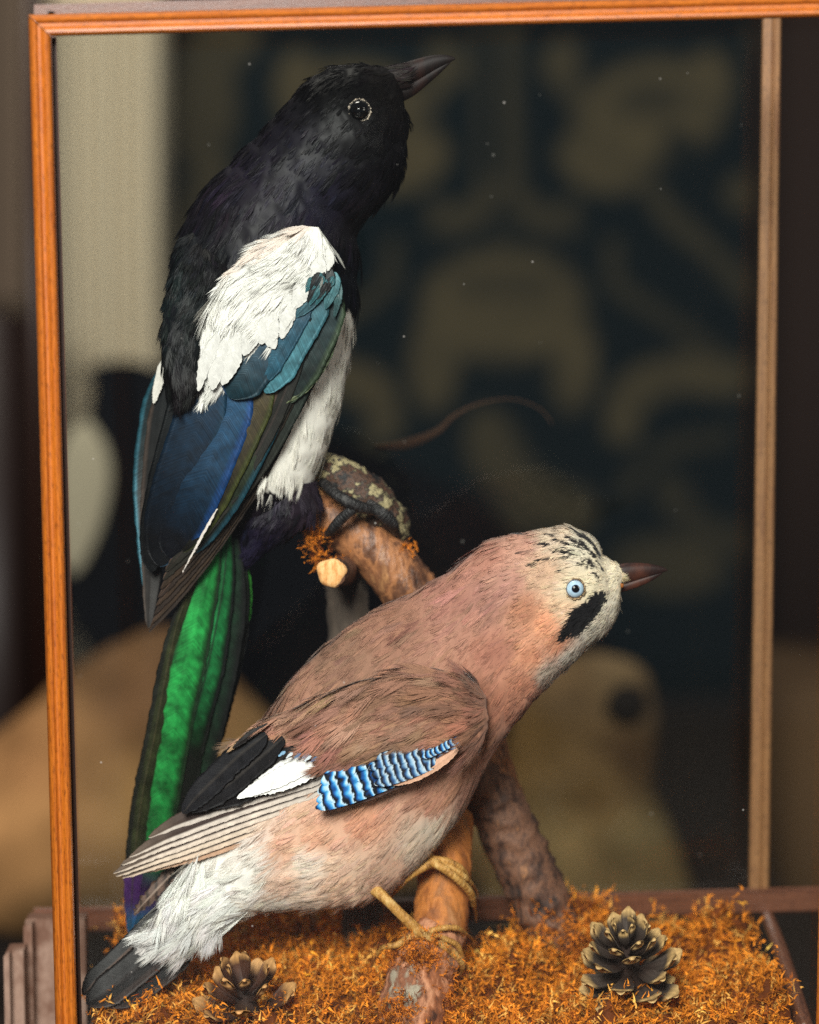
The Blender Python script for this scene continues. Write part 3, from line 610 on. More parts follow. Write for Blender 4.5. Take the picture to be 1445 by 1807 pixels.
    feather([(383, 898), (362, 935), (338, 980), (322, 1010)], [-.0205, -.0195, -.0175, -.016], 5, (214, 204, 196), M_pale, W, tip=.8, shaft=False, seed=4)
    # far wing seen at the left edge
    F([(300, 630), (272, 720), (258, 830), (258, 950), (262, 1075)], [.016, .02, .02, .014, .006], 44, grad((18, 40, 44), (16, 18, 18), 1, (40, 88, 102)), tip=.4, tilt=-.1)
    F([(296, 640), (280, 760), (270, 880), (268, 1000), (262, 1110)], [.01, .012, .012, .008, .002], 44, grad((14, 20, 22), (30, 26, 24), 1, (60, 50, 44)), M_dark, tip=.35)
    F([(297, 628), (286, 655), (276, 690), (271, 712)], [.0, .004, .008, .01], 20, (226, 222, 212), M_pale, tip=.7)
    # tertials
    F([(345, 640), (320, 740), (292, 850), (272, 960), (266, 1010)], [-.012, -.014, -.012, -.006, -.004], 62, grad((12, 18, 20), (9, 11, 13)), tip=.35)
    F([(380, 640), (352, 740), (316, 850), (292, 955), (282, 1000)], [-.018, -.0185, -.016, -.010, -.008], 92, grad((16, 46, 70), (5, 7, 12), -1, (14, 46, 66)), tip=.35)
    F([(430, 640), (400, 740), (352, 860), (312, 950), (300, 985)], [-.0185, -.0195, -.0185, -.0125, -.010], 86, grad((22, 70, 104), (7, 10, 18), -1, (18, 56, 104)), tip=.35)
    # secondaries
    F([(480, 640), (448, 730), (396, 840), (345, 935), (322, 975)], [-.020, -.020, -.019, -.0145, -.012], 56, grad((70, 60, 36), (16, 16, 11), -1, (56, 60, 24)), tip=.4)
    F([(500, 640), (470, 735), (415, 845), (362, 935), (335, 978)], [-.0185, -.0185, -.0175, -.0135, -.011], 60, grad((52, 66, 38), (13, 18, 14), -1, (16, 54, 66)), tip=.4)
    F([(545, 610), (516, 690), (470, 780), (425, 860), (392, 910)], [-.018, -.0175, -.016, -.014, -.012], 56, grad((28, 44, 38), (32, 28, 22)), tip=.5)
    # greater coverts
    F([(590, 500), (572, 570), (540, 640), (508, 712)], [-.021, -.0215, -.0215, -.0205], 64, grad((18, 42, 46), (14, 28, 27), -1, (44, 58, 40)), tip=.3)
    F([(570, 500), (540, 560), (500, 630), (468, 694)], [-.0235, -.0245, -.0245, -.0235], 66, grad((18, 50, 58), (62, 112, 124), 1, (34, 74, 92)), tip=.22)
    F([(548, 520), (520, 570), (480, 640), (452, 684)], [-.0245, -.0255, -.0255, -.0245], 40, grad((16, 46, 62), (26, 70, 88), 1, (10, 30, 52)), tip=.3)
    F([(490, 570), (460, 620), (425, 670), (405, 702)], [-.0235, -.0245, -.0245, -.023], 84, grad((16, 44, 62), (16, 44, 54), 1, (14, 44, 74)), tip=.3)
    F([(595, 492), (597, 540), (580, 620), (545, 680), (505, 712)], [-.020, -.019, -.019, -.0205, -.0215], 18, grad((70, 90, 70), (66, 74, 46)), tip=.5)
    for q, w_, c_ in (([(580, 470), (566, 500), (545, 530)], 40, (14, 18, 20)), ([(590, 480), (586, 510), (574, 545)], 26, (44, 84, 90)), ([(560, 500), (545, 530), (520, 560)], 34, (30, 66, 76)), ([(600, 500), (596, 530), (590, 560)], 14, (30, 60, 62))):
        F(q, [-.0245, -.026, -.0265], w_, c_, tip=.5, n=24)
    # small ragged dark coverts under the white patch
    for i in range(22):
        f = i / 21; x = 590 - 22 * f - R.uniform(0, 20); y = 478 + R.uniform(0, 30) 
        F([(x, y), (x - 8, y + 14), (x - 16, y + 30)], -.027 - .0002 * (i % 5), 14, [(16, 18, 20), (40, 84, 90), (20, 30, 34)][i % 3], tip=.6, n=14, m=7)
    # white shoulder patch
    sp = [((530, 399), (562, 401)), ((500, 411), (579, 432)), ((458, 438), (580, 474)), ((418, 470), (552, 500)), ((388, 512), (527, 542)), ((364, 552), (508, 584)), ((354, 598), (484, 604)), ((351, 636), (432, 632)), ((352, 662), (406, 664)), ((356, 684), (382, 684))]
    SP = Loft(sp, [-.012, -.014, -.018, -.019, -.020, -.020, -.020, -.020, -.020, -.020], [.30, .25, .2, .2, .18, .18, .18, .2, .2, .2], 80, 48, 3, 50, 12)
    wc = lambda x, y: np.where((segd(x, y, (415, 470), (540, 398))[0] < 9 + 8 * vn(x, y, 20, 4))[..., None], lin((222, 208, 196)), lin((228, 226, 220))) * np.ones(np.shape(x) + (3,))
    SPo = SP.build("shoulder_patch", M_white, t, wc)
    plumage("shoulder_down", SP, 2600, 34, 62, 1.0, .9, wc, M_white, SPo, jit=.015, jb=.02, tipl=1.0, flow=lambda x, y: np.clip((x - 430) / 160, -.2, 1) * -.55, droop=3, swirl=.3, ang=.25)
    tip_paths = [([(400, 600), (382, 650), (374, 688)], 46), ([(385, 590), (362, 640), (350, 690)], 34), ([(420, 590), (408, 640), (392, 680)], 44), ([(450, 570), (440, 600), (430, 628)], 44), ([(480, 550), (476, 590), (484, 616)], 46), ([(510, 520), (506, 560), (496, 598)], 40), ([(540, 490), (530, 520), (518, 545)], 44), ([(470, 560), (462, 590), (462, 608)], 40), ([(565, 455), (560, 478), (549, 493)], 40), ([(578, 440), (582, 460), (578, 478)], 22)]
    for i, (q, w_) in enumerate(tip_paths):
        feather(q, [-.0262, -.0272, -.0270], w_, (206, 204, 199), M_pale, SPo, tip=.95, base=.5, seed=i, fray=.8, shaft=False, n=26, tilt=.05)
    # black mantle hanging over the wing base
    MT = Loft([((348, 400), (380, 410)), ((318, 440), (410, 450)), ((302, 490), (400, 485)), ((290, 560), (366, 548)), ((288, 620), (356, 620)), ((292, 665), (354, 668)), ((303, 698), (338, 700)), ((314, 714), (320, 715))], [.004, -.004, -.011, -.016, -.019, -.021, -.021, -.020], [.2, .3, .35, .3, .3, .3, .3, .3], 60, 44, 3, 40, 6)
    MTo = MT.build("mantle", M_black, t, mag_col)
    mc = lambda x, y: idw(x, y, [(300, 500, (16, 26, 28)), (340, 600, (18, 22, 24)), (320, 690, (20, 17, 18)), (380, 460, (18, 18, 22))]) * .6 * (1 + .4 * vn(x, y, 26, 19))[..., None]
    plumage("mantle_plumage", MT, 1100, 30, 46, 1.0, 2, mc, M_black, MTo, jit=.35, jb=.15, tipl=1.3, droop=3)
    # ---- tail
    T_ = bpy.data.objects.new("tail", None); COL.objects.link(T_); T_.parent = t; ORG[T_.name] = ORG[t.name]
    def TF(path, Y, w, col, mat=M_green, **kw): return feather(path, Y, w, col, mat, T_, seed=int(path[0][0] * 3 + path[-1][0]), n=90, m=17, **kw)
    def gcol(left, mid, right):
        def f(U, V):
            u = U[..., None]; c = np.where(u < -.05, lin(left) + (lin(mid) - lin(left)) * np.clip((-.05 - u) / -.01, 0, 1), lin(mid))
            k = np.clip((-u - .42) / .12, 0, 1); c = lin(mid) * (1 - k) + lin(left) * k
            k = np.clip((u - .45) / .4, 0, 1); c = c * (1 - k) + lin(right) * k
            br = (1.1 + .5 * vn(U * 40, V * 900, 130, 3) + .25 * vn(U * 90, V * 900, 30, 4))[..., None]; c = c * np.clip(br, .25, 2)
            e = np.clip((V[..., None] - .85) / .05, 0, 1); c = c * (1 - e) + lin((84, 44, 112)) * e
            e = np.clip((V[..., None] - .93) / .04, 0, 1); return c * (1 - e) + lin((30, 90, 130)) * e
        return f
    # px side: u=+1 is to the left of the downward path, so mirror U
    mir = lambda f: (lambda U, V: f(-U, V))
    def gf(bright, edge):
        def f(U, V):
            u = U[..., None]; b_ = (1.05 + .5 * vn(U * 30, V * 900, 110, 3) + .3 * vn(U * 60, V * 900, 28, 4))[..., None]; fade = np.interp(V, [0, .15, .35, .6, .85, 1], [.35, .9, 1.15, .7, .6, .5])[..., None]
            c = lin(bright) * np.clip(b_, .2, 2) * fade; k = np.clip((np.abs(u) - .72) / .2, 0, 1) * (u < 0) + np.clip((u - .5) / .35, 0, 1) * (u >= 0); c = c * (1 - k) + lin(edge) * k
            e = np.clip((V[..., None] - .86) / .05, 0, 1); c = c * (1 - e) + lin((70, 40, 96)) * e
            e = np.clip((V[..., None] - .93) / .04, 0, 1); return c * (1 - e) + lin((24, 76, 104)) * e
        return f
    def dk(U, V):
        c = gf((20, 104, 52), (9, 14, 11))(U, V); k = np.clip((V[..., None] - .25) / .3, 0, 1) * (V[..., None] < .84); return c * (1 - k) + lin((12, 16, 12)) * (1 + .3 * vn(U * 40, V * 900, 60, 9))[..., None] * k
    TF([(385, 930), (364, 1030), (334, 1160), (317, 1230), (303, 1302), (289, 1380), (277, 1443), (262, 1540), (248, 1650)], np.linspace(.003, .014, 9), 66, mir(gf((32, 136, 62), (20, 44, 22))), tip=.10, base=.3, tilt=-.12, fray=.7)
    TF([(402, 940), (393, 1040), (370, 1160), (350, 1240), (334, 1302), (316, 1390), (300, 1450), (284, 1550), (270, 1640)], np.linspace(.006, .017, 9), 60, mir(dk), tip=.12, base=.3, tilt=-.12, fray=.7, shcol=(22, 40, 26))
    TF([(352, 1000), (316, 1090), (299, 1160), (285, 1230), (272, 1302), (255, 1380), (245, 1443), (235, 1540), (229, 1655)], np.linspace(.003, .012, 9), 34, mir(gcol((20, 22, 15), (40, 44, 22), (30, 38, 18))), tip=.12, base=.3, tilt=-.15, fray=.7, shcol=(66, 62, 40))
    TF([(412, 950), (408, 1050), (388, 1180), (358, 1310), (325, 1430), (300, 1540), (285, 1620)], [.010, .012, .014, .016, .018, .02, .022], 62, mir(gcol((12, 32, 20), (12, 34, 20), (9, 11, 10))), tip=.15, tilt=.1)
    TF([(418, 940), (412, 1060), (392, 1180), (362, 1300), (332, 1400), (318, 1470)], [.014, .016, .018, .02, .022, .024], 60, mir(gcol((22, 56, 26), (50, 96, 34), (14, 16, 14))), tip=.15)
    TF([(425, 960), (425, 1060), (410, 1160), (388, 1250), (368, 1328)], [.018, .02, .022, .024, .026], 40, mir(lambda U, V: np.where((V < .33)[..., None], lin((46, 120, 40)), lin((44, 46, 46)))), M_dark, tip=.1, tilt=-.1)
    # ---- feet
    fm = bark_mat("black_scaly_skin", [(.35, (14, 13, 14)), (.55, (34, 32, 33)), (.72, (96, 94, 92))], 320, .5, .7)
    def toe(pts, r, name="foot", par=t, m=fm, ring=9, claw=True, cm=None):
        r = list(np.array(r) * (.80 if par is t else 1)); L = tube(name, [P(*q) for q in pts], np.array(r) * PX, m, par, n=90, nu=16, rings=ring * 2, ramp=.13)
        if claw:
            a, b_ = np.array(pts[-2]), np.array(pts[-1]); d = b_ - a; d = d / (np.hypot(d[0], d[1]) + 1e-6) * 22; e = [b_ - d * .15, b_ + d * .55 + np.array([0, 3, .001]), b_ + d * .75 + np.array([0, 16, .002])]
            tube("claw", [P(*q) for q in e], np.array([r[-1] * 1.0, r[-1] * .7, .5]) * PX, cm or fm, L.ob, n=14, nu=10)
        return L
    toe([(570, 850, .03), (588, 868, .01), (612, 884, .004), (640, 896, .008), (668, 902, .018)], [10, 11, 12, 12, 9])
    toe([(640, 893, .010), (622, 900, .006), (604, 914, .008), (590, 930, .012), (578, 944, .022)], [9, 10, 11, 11, 8])
    toe([(650, 888, .018), (672, 905, .012), (690, 922, .016), (700, 942, .028)], [10, 13, 13, 8])
    return t, toe

def eye(B, px, py, r, parent, dark=True):
    s, n = B.surf(px, py)
    c = P(px, py, s[1] + r * PX * .12); rr = r * PX
    fwd = unit(unit(CAMP - c) * .85 + n * .3)
    a = unit(np.cross(fwd, np.array([0, 0, 1.0]))); b = np.cross(a, fwd)
    def cap(rad, off, f0, f1, nr=14, nc=36, bulge=1.0):
        th = np.linspace(f0, f1, nr); ph = np.arange(nc) / nc * 2 * np.pi
        g = (c + fwd * off)[None, None] + rad * (np.cos(th)[:, None, None] * fwd * bulge + np.sin(th)[:, None, None] * (np.cos(ph)[None, :, None] * a + np.sin(ph)[None, :, None] * b)); return g
    def mk(name, g, mat, par, col=None):
        nr, nc = g.shape[:2]; q = gridfaces(nr, nc, True); n_ = np.cross(g[1:2, 1] - g[0:1, 1], g[1:2, 2] - g[1:2, 1])
        return mkobj(name, g.reshape(-1, 3), q, None, col, mat, par)
    if dark:
        e = mk("eye", cap(rr, 0, .001, 1.9), plain("black_glass_eye", (6, 6, 7), .06, .6, .6), parent)
        ringc = (200, 186, 168)
    else:
        g = cap(rr, 0, .001, 1.9, 40)
        rad = np.repeat(np.sin(np.linspace(.001, 1.9, 40)), 36); ang = np.tile(np.arange(36) / 36 * 6.283, 40)
        pup = rad < .40
        st = 1 + .10 * np.sin(ang * 18) + .06 * np.sin(ang * 31 + 1)
        col = np.where(pup[:, None], lin((8, 8, 14)), lin((178, 206, 226)) * st[:, None]); col = np.where(((rad > .40) & (rad < .46))[:, None], lin((120, 140, 170)), col)
        col = np.where((rad > .86)[:, None], lin((80, 90, 110)), col)
        m = plume_mat("pale_blue_glass_eye", .08, .6); m.node_tree.nodes["Principled BSDF"].inputs['Coat Weight'].default_value = .6
        e = mk("eye", g, m, parent, col); ringc = (190, 160, 120)
    # eyelid: ring of small beads of skin
    k = 40; vs, qs, ts, cs = [], [], [], []
    for i in range(k):
        an = i / k * 6.283; q0 = c + (a * math.cos(an) + b * math.sin(an)) * rr * R.uniform(1.0, 1.12) + fwd * rr * R.uniform(.12, .28); sz = rr * R.uniform(.07, .17)
        o = len(vs)
        for d in (a, b, -a, -b, fwd, -fwd): vs.append(q0 + d * sz)
        for j in range(4): ts += [[o + j, o + (j + 1) % 4, o + 4], [o + (j + 1) % 4, o + j, o + 5]]
        cs += [lin(ringc) * R.uniform(.35, 1.2)] * 6
    mkobj("eyelid", vs, None, ts, np.array(cs), plume_mat("eyelid_skin", .6, .3), e)
    # fine dark lid rim
    g = cap(rr, 0, 0, 1); ph = np.linspace(0, 6.283, 33)
    tube("eye_rim", [c + (a * math.cos(x) + b * math.sin(x)) * rr * .99 + fwd * rr * .15 for x in ph], [rr * .09] * 33, plain("rim_skin", (24, 18, 16) if dark else (86, 66, 50), .5), e, n=66, nu=8)
MAG, TOE = build_magpie()

# ------------------------------------------------------------ jay
JA = [(980, 945, (200, 178, 154)), (1030, 960, (208, 198, 176)), (1060, 985, (224, 210, 182)), (1080, 1010, (228, 214, 186)), (920, 960, (184, 136, 116)), (860, 980, (170, 116, 98)), (800, 1050, (158, 108, 92)), (860, 1060, (156, 108, 94)), (900, 1030, (172, 124, 108)), (960, 1010, (192, 156, 128)), (965, 1100, (222, 154, 116)), (930, 1075, (176, 120, 92)), (1012, 1040, (208, 190, 160)), (1040, 1040, (214, 200, 170)), (1000, 1075, (216, 182, 148)), (1075, 1080, (220, 210, 190)), (1050, 1125, (212, 204, 188)), (1010, 1160, (214, 204, 190)), (985, 1135, (206, 140, 106)), (970, 1190, (200, 182, 164)), (940, 1160, (208, 142, 108)), (930, 1210, (196, 130, 100)), (880, 1150, (168, 112, 92)), (900, 1250, (178, 118, 92)), (860, 1240, (150, 98, 76)), (860, 1300, (158, 108, 84)), (700, 1100, (146, 102, 82)), (600, 1160, (136, 100, 80)), (520, 1220, (158, 114, 92)), (640, 1250, (152, 108, 86)), (450, 1290, (176, 128, 104)), (830, 1360, (166, 116, 92)), (760, 1410, (188, 134, 108)), (650, 1440, (212, 152, 120)), (560, 1480, (220, 166, 134)), (600, 1560, (222, 186, 158)), (700, 1530, (208, 168, 142)), (775, 1470, (214, 196, 176)), (740, 1505, (206, 182, 160)), (510, 1500, (226, 176, 146)), (545, 1520, (236, 220, 202)), (500, 1560, (226, 190, 164)), (455, 1520, (240, 232, 222)), (440, 1560, (242, 238, 230)), (380, 1570, (244, 242, 236)), (320, 1620, (242, 240, 234)), (490, 1600, (236, 224, 210)), (540, 1600, (226, 204, 184))]
STREAKS = [((945, 958), (975, 960), 2.0), ((962, 942), (985, 945), 1.6), ((978, 950), (1010, 962), 2.6), ((985, 968), (1018, 980), 2.6), ((1000, 945), (1026, 962), 2.6), ((1012, 935), (1040, 955), 2.2), ((1022, 952), (1040, 972), 3.0), ((1030, 942), (1052, 966), 2.4), ((1040, 970), (1052, 985), 3.0), ((950, 988), (975, 983), 1.8), ((935, 996), (958, 993), 1.4), ((1036, 985), (1048, 1000), 3.4), ((1048, 962), (1060, 985), 2.6), ((1026, 986), (1032, 995), 2.2), ((1060, 1000), (1066, 1010), 1.6), ((1048, 1010), (1054, 1018), 2.2), ((990, 1008), (1000, 1002), 1.4), ((968, 968), (990, 974), 1.6), ((915, 975), (940, 972), 1.2), ((905, 940), (930, 943), 1.2)]
_r = np.random.default_rng(5)
for _k in range(26):
    _a = (_r.uniform(955, 1056), 0); _x = _a[0]; _y = np.interp(_x, [955, 1000, 1040, 1056], [948, 942, 955, 978]) + _r.uniform(2, 46); _l = _r.uniform(10, 24); _t = np.interp(_x, [955, 1056], [.15, .95]) + _r.normal(0, .08)
    STREAKS.append(((_x, _y), (_x + _l * math.cos(_t), _y + _l * math.sin(_t)), _r.uniform(.5, 1.1)))
def jay_col(x, y):
    c = idw(x, y, JA, 3.6) * (1 + .13 * vn(x, y, 34, 5) + .05 * vn(x, y, 9, 6))[..., None]
    for a, b, w in STREAKS:
        d, tt = segd(x, y, a, b); k = np.clip((w * .85 * (.6 + .8 * np.sin(tt * 3.1416)) - d) / 1.0 + .5, 0, 1)[..., None]; c = c * (1 - k) + lin((26, 22, 24)) * k
    wx, wy = x + vn(x, y, 10, 2) * 3, y + vn(x, y, 10, 8) * 3
    wx = wx + vn(x, y, 4, 31, 2) * 3.5
    m = inpoly(wx, wy, [(1046, 1048), (1062, 1042), (1072, 1050), (1068, 1062), (1058, 1082), (1040, 1104), (1022, 1122), (1006, 1124), (992, 1134), (990, 1120), (1002, 1098), (1010, 1078), (1026, 1066), (1042, 1056)])
    lum = c.mean(-1, keepdims=True); c = c * .95 + lum * .05
    return np.where(m[..., None], lin((13, 11, 14)), c)
def build_jay():
    t = thing("jay", "mounted pinkish-brown jay with blue barred wing patch and pale blue eye, crouching forward", "bird", P(750, 1650, -.01))
    Yc = -.018
    pairs = [((1098, 1004), (1094, 1040)), ((1084, 991), (1094, 1064)), ((1065, 980), (1086, 1092)), ((1046, 948), (1064, 1120)), ((1002, 930), (1026, 1152)), ((940, 938), (990, 1188)), ((875, 953), (948, 1228)), ((810, 997), (908, 1278)), ((745, 1038), (868, 1334)), ((680, 1068), (838, 1395)), ((620, 1104), (792, 1465)), ((560, 1155), (735, 1532)), ((505, 1215), (660, 1585)), ((452, 1290), (575, 1603)), ((405, 1385), (490, 1606)), ((352, 1475), (415, 1620)), ((300, 1560), (352, 1648)), ((270, 1615), (300, 1680))]
    B = Loft(pairs, Yc, [.7, .72, .74, .74, .74, .70, .62, .56, .52, .48, .46, .46, .46, .48, .52, .5, .45, .4], 230, 120, 2.0, 60, 21)
    B.build("body", M_fluff, t, jay_col)
    head = lambda x, y: x > 900 + (1100 - y) * .1
    def ln(x, y):
        return np.clip(np.where(x > 1030, .35, np.where(x > 900, .55, 1.0)) + np.clip((560 - x) / 300, 0, .5), .3, 1.6)
    plumage("plumage", B, 10500, 34, 42, .95, 1.0, jay_col, M_fluff, t, lenfn=ln, keep=lambda x, y: x > 480 , jit=.06, jb=.09, swirl=.22, droop=7, ang=.26)
    plumage("back_plumage", B, 1500, 64, 84, .95, 1.6, jay_col, M_fluff, t, keep=lambda x, y: (x > 500) & (x < 880) & (y < 1420), jit=.13, jb=.08, swirl=.25, droop=6, ang=.3, tipl=1.2)
    plumage("head_plumage", B, 17000, 18, 24, .85, .7, jay_col, M_fluff, t, lenfn=lambda x, y: np.where(x > 1040, .45, .7), keep=lambda x, y: (x > 900) & ((x - 1014) ** 2 + (y - 1039) ** 2 > 22 ** 2), jit=.03, jb=.10, swirl=.15, droop=6, ang=.25)
    plumage("vent_down", B, 4200, 34, 70, 1.0, 2.4, jay_col, M_white, t, keep=lambda x, y: (x <= 520), jit=.02, jb=.03, tipl=1.0, swirl=.5, droop=4, ang=.3)
    # ragged belly fringe and chin beard
    plumage("belly_fringe", B, 1500, 16, 40, .9, 8.0, jay_col, M_white, t, keep=lambda x, y: (y > 1540) & (x > 420), jit=.05, droop=0, swirl=.5)
    plumage("beard", B, 900, 14, 26, .9, 8.0, jay_col, M_fluff, t, keep=lambda x, y: (x > 960) & (y > 1050) & (y - 1040 > (1100 - x) * .55), jit=.06, droop=0, swirl=.5)
    # forehead tuft over the beak
    NT = Loft([((1050, 985), (1056, 1030)), ((1066, 990), (1068, 1030)), ((1084, 996), (1086, 1028)), ((1098, 999), (1098, 1020))], Yc, .80, 24, 32)
    nc = lambda x, y: np.broadcast_to(lin((216, 198, 160)), (len(x), 3)) * (1 + .25 * vn(x, y, 7, 3))[:, None]
    plumage("nasal_tuft", NT, 900, 10, 30, .8, 2.0, nc, M_fluff, t, jit=.16, droop=0, ang=.2)
    # beak
    bm = bark_mat("brown_horn", [(.3, (22, 13, 12)), (.55, (40, 23, 20)), (.78, (88, 48, 34))], 55, .5, .06)
    U = Loft([((1080, 1000), (1076, 1040)), ((1100, 994), (1098, 1032)), ((1124, 993), (1124, 1024)), ((1148, 995), (1149, 1017)), ((1168, 1000), (1168, 1011)), ((1178, 1005), (1178, 1007))], Yc, .62, 50, 28)
    bk = U.build("beak", bm, t)
    U2 = Loft([((1070, 1034), (1070, 1050)), ((1098, 1029), (1100, 1044)), ((1124, 1021), (1126, 1036)), ((1148, 1014), (1150, 1025)), ((1168, 1008), (1168, 1013))], Yc, .6, 40, 24)
    U2.build("lower_mandible", bm, bk)
    G = Loft([((1060, 1040), (1062, 1048)), ((1072, 1032), (1074, 1046)), ((1086, 1028), (1088, 1042)), ((1100, 1030), (1100, 1036))], Yc - .006, .5, 20, 16)
    G.build("gape", plain("amber_gape", (150, 88, 36), .4), bk)
    eye(B, 1014, 1039, 16.5, t, dark=False)
    # ---- wing: brown coverts
    W = bpy.data.objects.new("wing", None); COL.objects.link(W); W.parent = t; ORG[W.name] = ORG[t.name]
    wp = [((856, 1228), (862, 1285)), ((838, 1205), (846, 1308)), ((800, 1188), (815, 1316)), ((745, 1180), (760, 1322)), ((690, 1190), (705, 1326)), ((630, 1205), (655, 1338)), ((575, 1225), (606, 1352)), ((530, 1245), (560, 1332)), ((485, 1262), (520, 1322)), ((455, 1280), (478, 1314)), ((432, 1298), (440, 1308))]
    Ys = [-.046, -.050, -.053, -.055, -.056, -.056, -.055, -.052, -.048, -.044, -.040]
    SH = Loft(wp, Ys, [.35, .3, .22, .2, .18, .18, .18, .18, .18, .2, .25], 110, 60, 2.5, 50, 31)
    wa = [(840, 1250, (150, 104, 82)), (760, 1230, (150, 108, 86)), (700, 1220, (142, 102, 82)), (640, 1300, (168, 126, 102)), (600, 1310, (158, 112, 90)), (560, 1290, (150, 108, 88)), (500, 1280, (176, 132, 108)), (740, 1290, (160, 118, 96)), (800, 1290, (170, 118, 92)), (450, 1295, (186, 142, 116)), (660, 1200, (136, 98, 78)), (620, 1345, (150, 106, 84))]
    wcol = lambda x, y: (lambda q: q * .95 + q.mean(-1, keepdims=True) * .05)(idw(x, y, wa)) * (1 + .12 * vn(x, y, 30, 15))[..., None]
    SHo = SH.build("covert_shield", M_fluff, W, wcol)
    plumage("covert_plumage", SH, 3000, 40, 56, .95, 1.6, wcol, M_fluff, SHo, jit=.08, jb=.09, swirl=.3, droop=4, flow=lambda x, y: 0 * x + .18, ang=.3)
    plumage("covert_feathers", SH, 620, 70, 92, 1.0, 1.9, wcol, M_fluff, SHo, jit=.16, jb=.08, swirl=.3, droop=4, flow=lambda x, y: 0 * x + .3, ang=.34, tipl=1.2)
    F = lambda path, Y, w, col, mat=M_pale, **kw: feather(path, Y, w, col, mat, W, seed=int(path[0][0] + path[-1][1] * 5), **kw)
    # primaries: eight buff-edged feathers
    top = np.array([(590, 1352), (520, 1372), (440, 1396), (370, 1420), (310, 1446), (262, 1478)], float)
    bot = np.array([(562, 1428), (500, 1452), (430, 1476), (360, 1500), (290, 1522), (218, 1549)], float)
    tips = [(318, 1440), (262, 1478), (228, 1512), (212, 1527), (200, 1541), (204, 1546), (216, 1549), (250, 1540)]
    def pc(light, dark):
        def f(U, V):
            k = np.clip((U - .46) / .14, 0, 1)[..., None] ; e = np.clip((U - .86) / .1, 0, 1)[..., None]; s = np.clip((.3 - V) / .3, 0, 1)[..., None] * .5
            c = lin(dark) * (1 - k) + lin(light) * k; c = c * (1 - e * .4) + lin((120, 96, 84)) * e * .4
            tp = np.clip((V - .72) / .25, 0, 1)[..., None] * .25; c = c * (1 - tp) + lin((160, 140, 120)) * tp
            return c * (1 - s) + lin((178, 170, 162)) * s
        return f
    nP = 8
    for i in range(nP):
        f = i / (nP - 1); p = top * (1 - f) + bot * f; tx, ty = tips[i]
        sh = np.linspace(0, 1, 6)[:, None] ** 2 * (np.array([[tx, ty]]) - p[-1:]); p = p + sh
        # u=+1 is the downward side of a path running left, so the pale outer vane shows below
        F([tuple(q) for q in p], np.linspace(-.0500, -.034, 6) + .0011 * i, 30, (lambda g: (lambda U, V: g(-U, V)))(pc([(186, 176, 168), (206, 194, 184), (216, 202, 190), (222, 206, 192), (222, 204, 188), (222, 202, 182), (220, 196, 174), (198, 158, 130)][i], (62, 48, 44))), tip=.30, base=.1, shcol=None, tilt=.2, n=70)
    # black inner secondaries
    for i, (q, w_, c_) in enumerate((([(470, 1296), (425, 1330), (385, 1368), (345, 1408), (322, 1436)], 44, (26, 26, 30)), ([(500, 1302), (455, 1340), (410, 1378), (360, 1412), (335, 1432)], 46, (22, 21, 24)), ([(530, 1312), (490, 1346), (440, 1384), (395, 1406), (362, 1426)], 50, (19, 17, 20)), ([(550, 1322), (515, 1350), (475, 1372), (440, 1392), (415, 1408)], 40, (20, 17, 19)))):
        F(q, np.linspace(-.052, -.044, 5) + .0012 * i - .001, w_, c_, M_dark, tip=.35, base=.2, fray=1.0, shcol=(50, 46, 44))
    F([(472, 1278), (448, 1292), (426, 1308), (410, 1320)], -.0545, 15, (22, 16, 16), M_dark, tip=.7, base=.5)
    F([(460, 1284), (436, 1300), (412, 1318), (400, 1328)], -.053, 10, (160, 128, 96), M_pale, tip=.7, base=.5)
    # white panel
    for i, (q, w_) in enumerate((([(580, 1330), (545, 1345), (500, 1368), (455, 1390), (418, 1408)], 34), ([(580, 1340), (550, 1357), (510, 1376), (470, 1392), (430, 1404)], 30), ([(575, 1322), (545, 1336), (505, 1352), (470, 1372), (440, 1392)], 24))):
        F(q, np.linspace(-.0545, -.0495, 5) + .0008 * i, w_, (246, 244, 240), M_pale, tip=.5, base=.2, fray=.8)
    F([(584, 1318), (580, 1332), (576, 1350)], -.058, 18, (52, 36, 32), M_dark, tip=.8, base=.6, fray=1.5, n=20)
    for i in range(6):
        x = 508 + 11 * i + R.uniform(-5, 5); y = 1328 + 1.2 * i + R.uniform(-5, 4)
        F([(x, y), (x - 6, y + 4), (x - 12, y + 9)], -.0575, 6, [(130, 170, 200), (206, 214, 220), (90, 110, 140)][i % 3], M_blue, tip=.6, n=10, m=5, shaft=False)
    # blue barred coverts: every feather runs from wrist (right) to its tip (left)
    def bars(per, ph, sat, L):
        def f(U, V):
            s = ((V * L / per + ph) % 1.0)
            pts = np.array([0, .14, .32, .50, .64, .72, 1.0]); r = (16, 22, 40); b1 = lin((10, 84, 160)) * sat + lin((60, 84, 112)) * (1 - sat); b2 = lin((70, 166, 220)) * sat + lin((140, 164, 184)) * (1 - sat); w_ = lin((206, 226, 238)) * sat + lin((188, 196, 204)) * (1 - sat); k0 = lin((6, 8, 18)) * sat + lin((22, 22, 30)) * (1 - sat)
            cs = np.array([w_, w_ * .7 + b2 * .3, b2, b1, b1 * .4 + k0 * .6, k0, k0])
            return np.stack([np.interp(s, pts, cs[:, j]) for j in range(3)], -1)
        return f
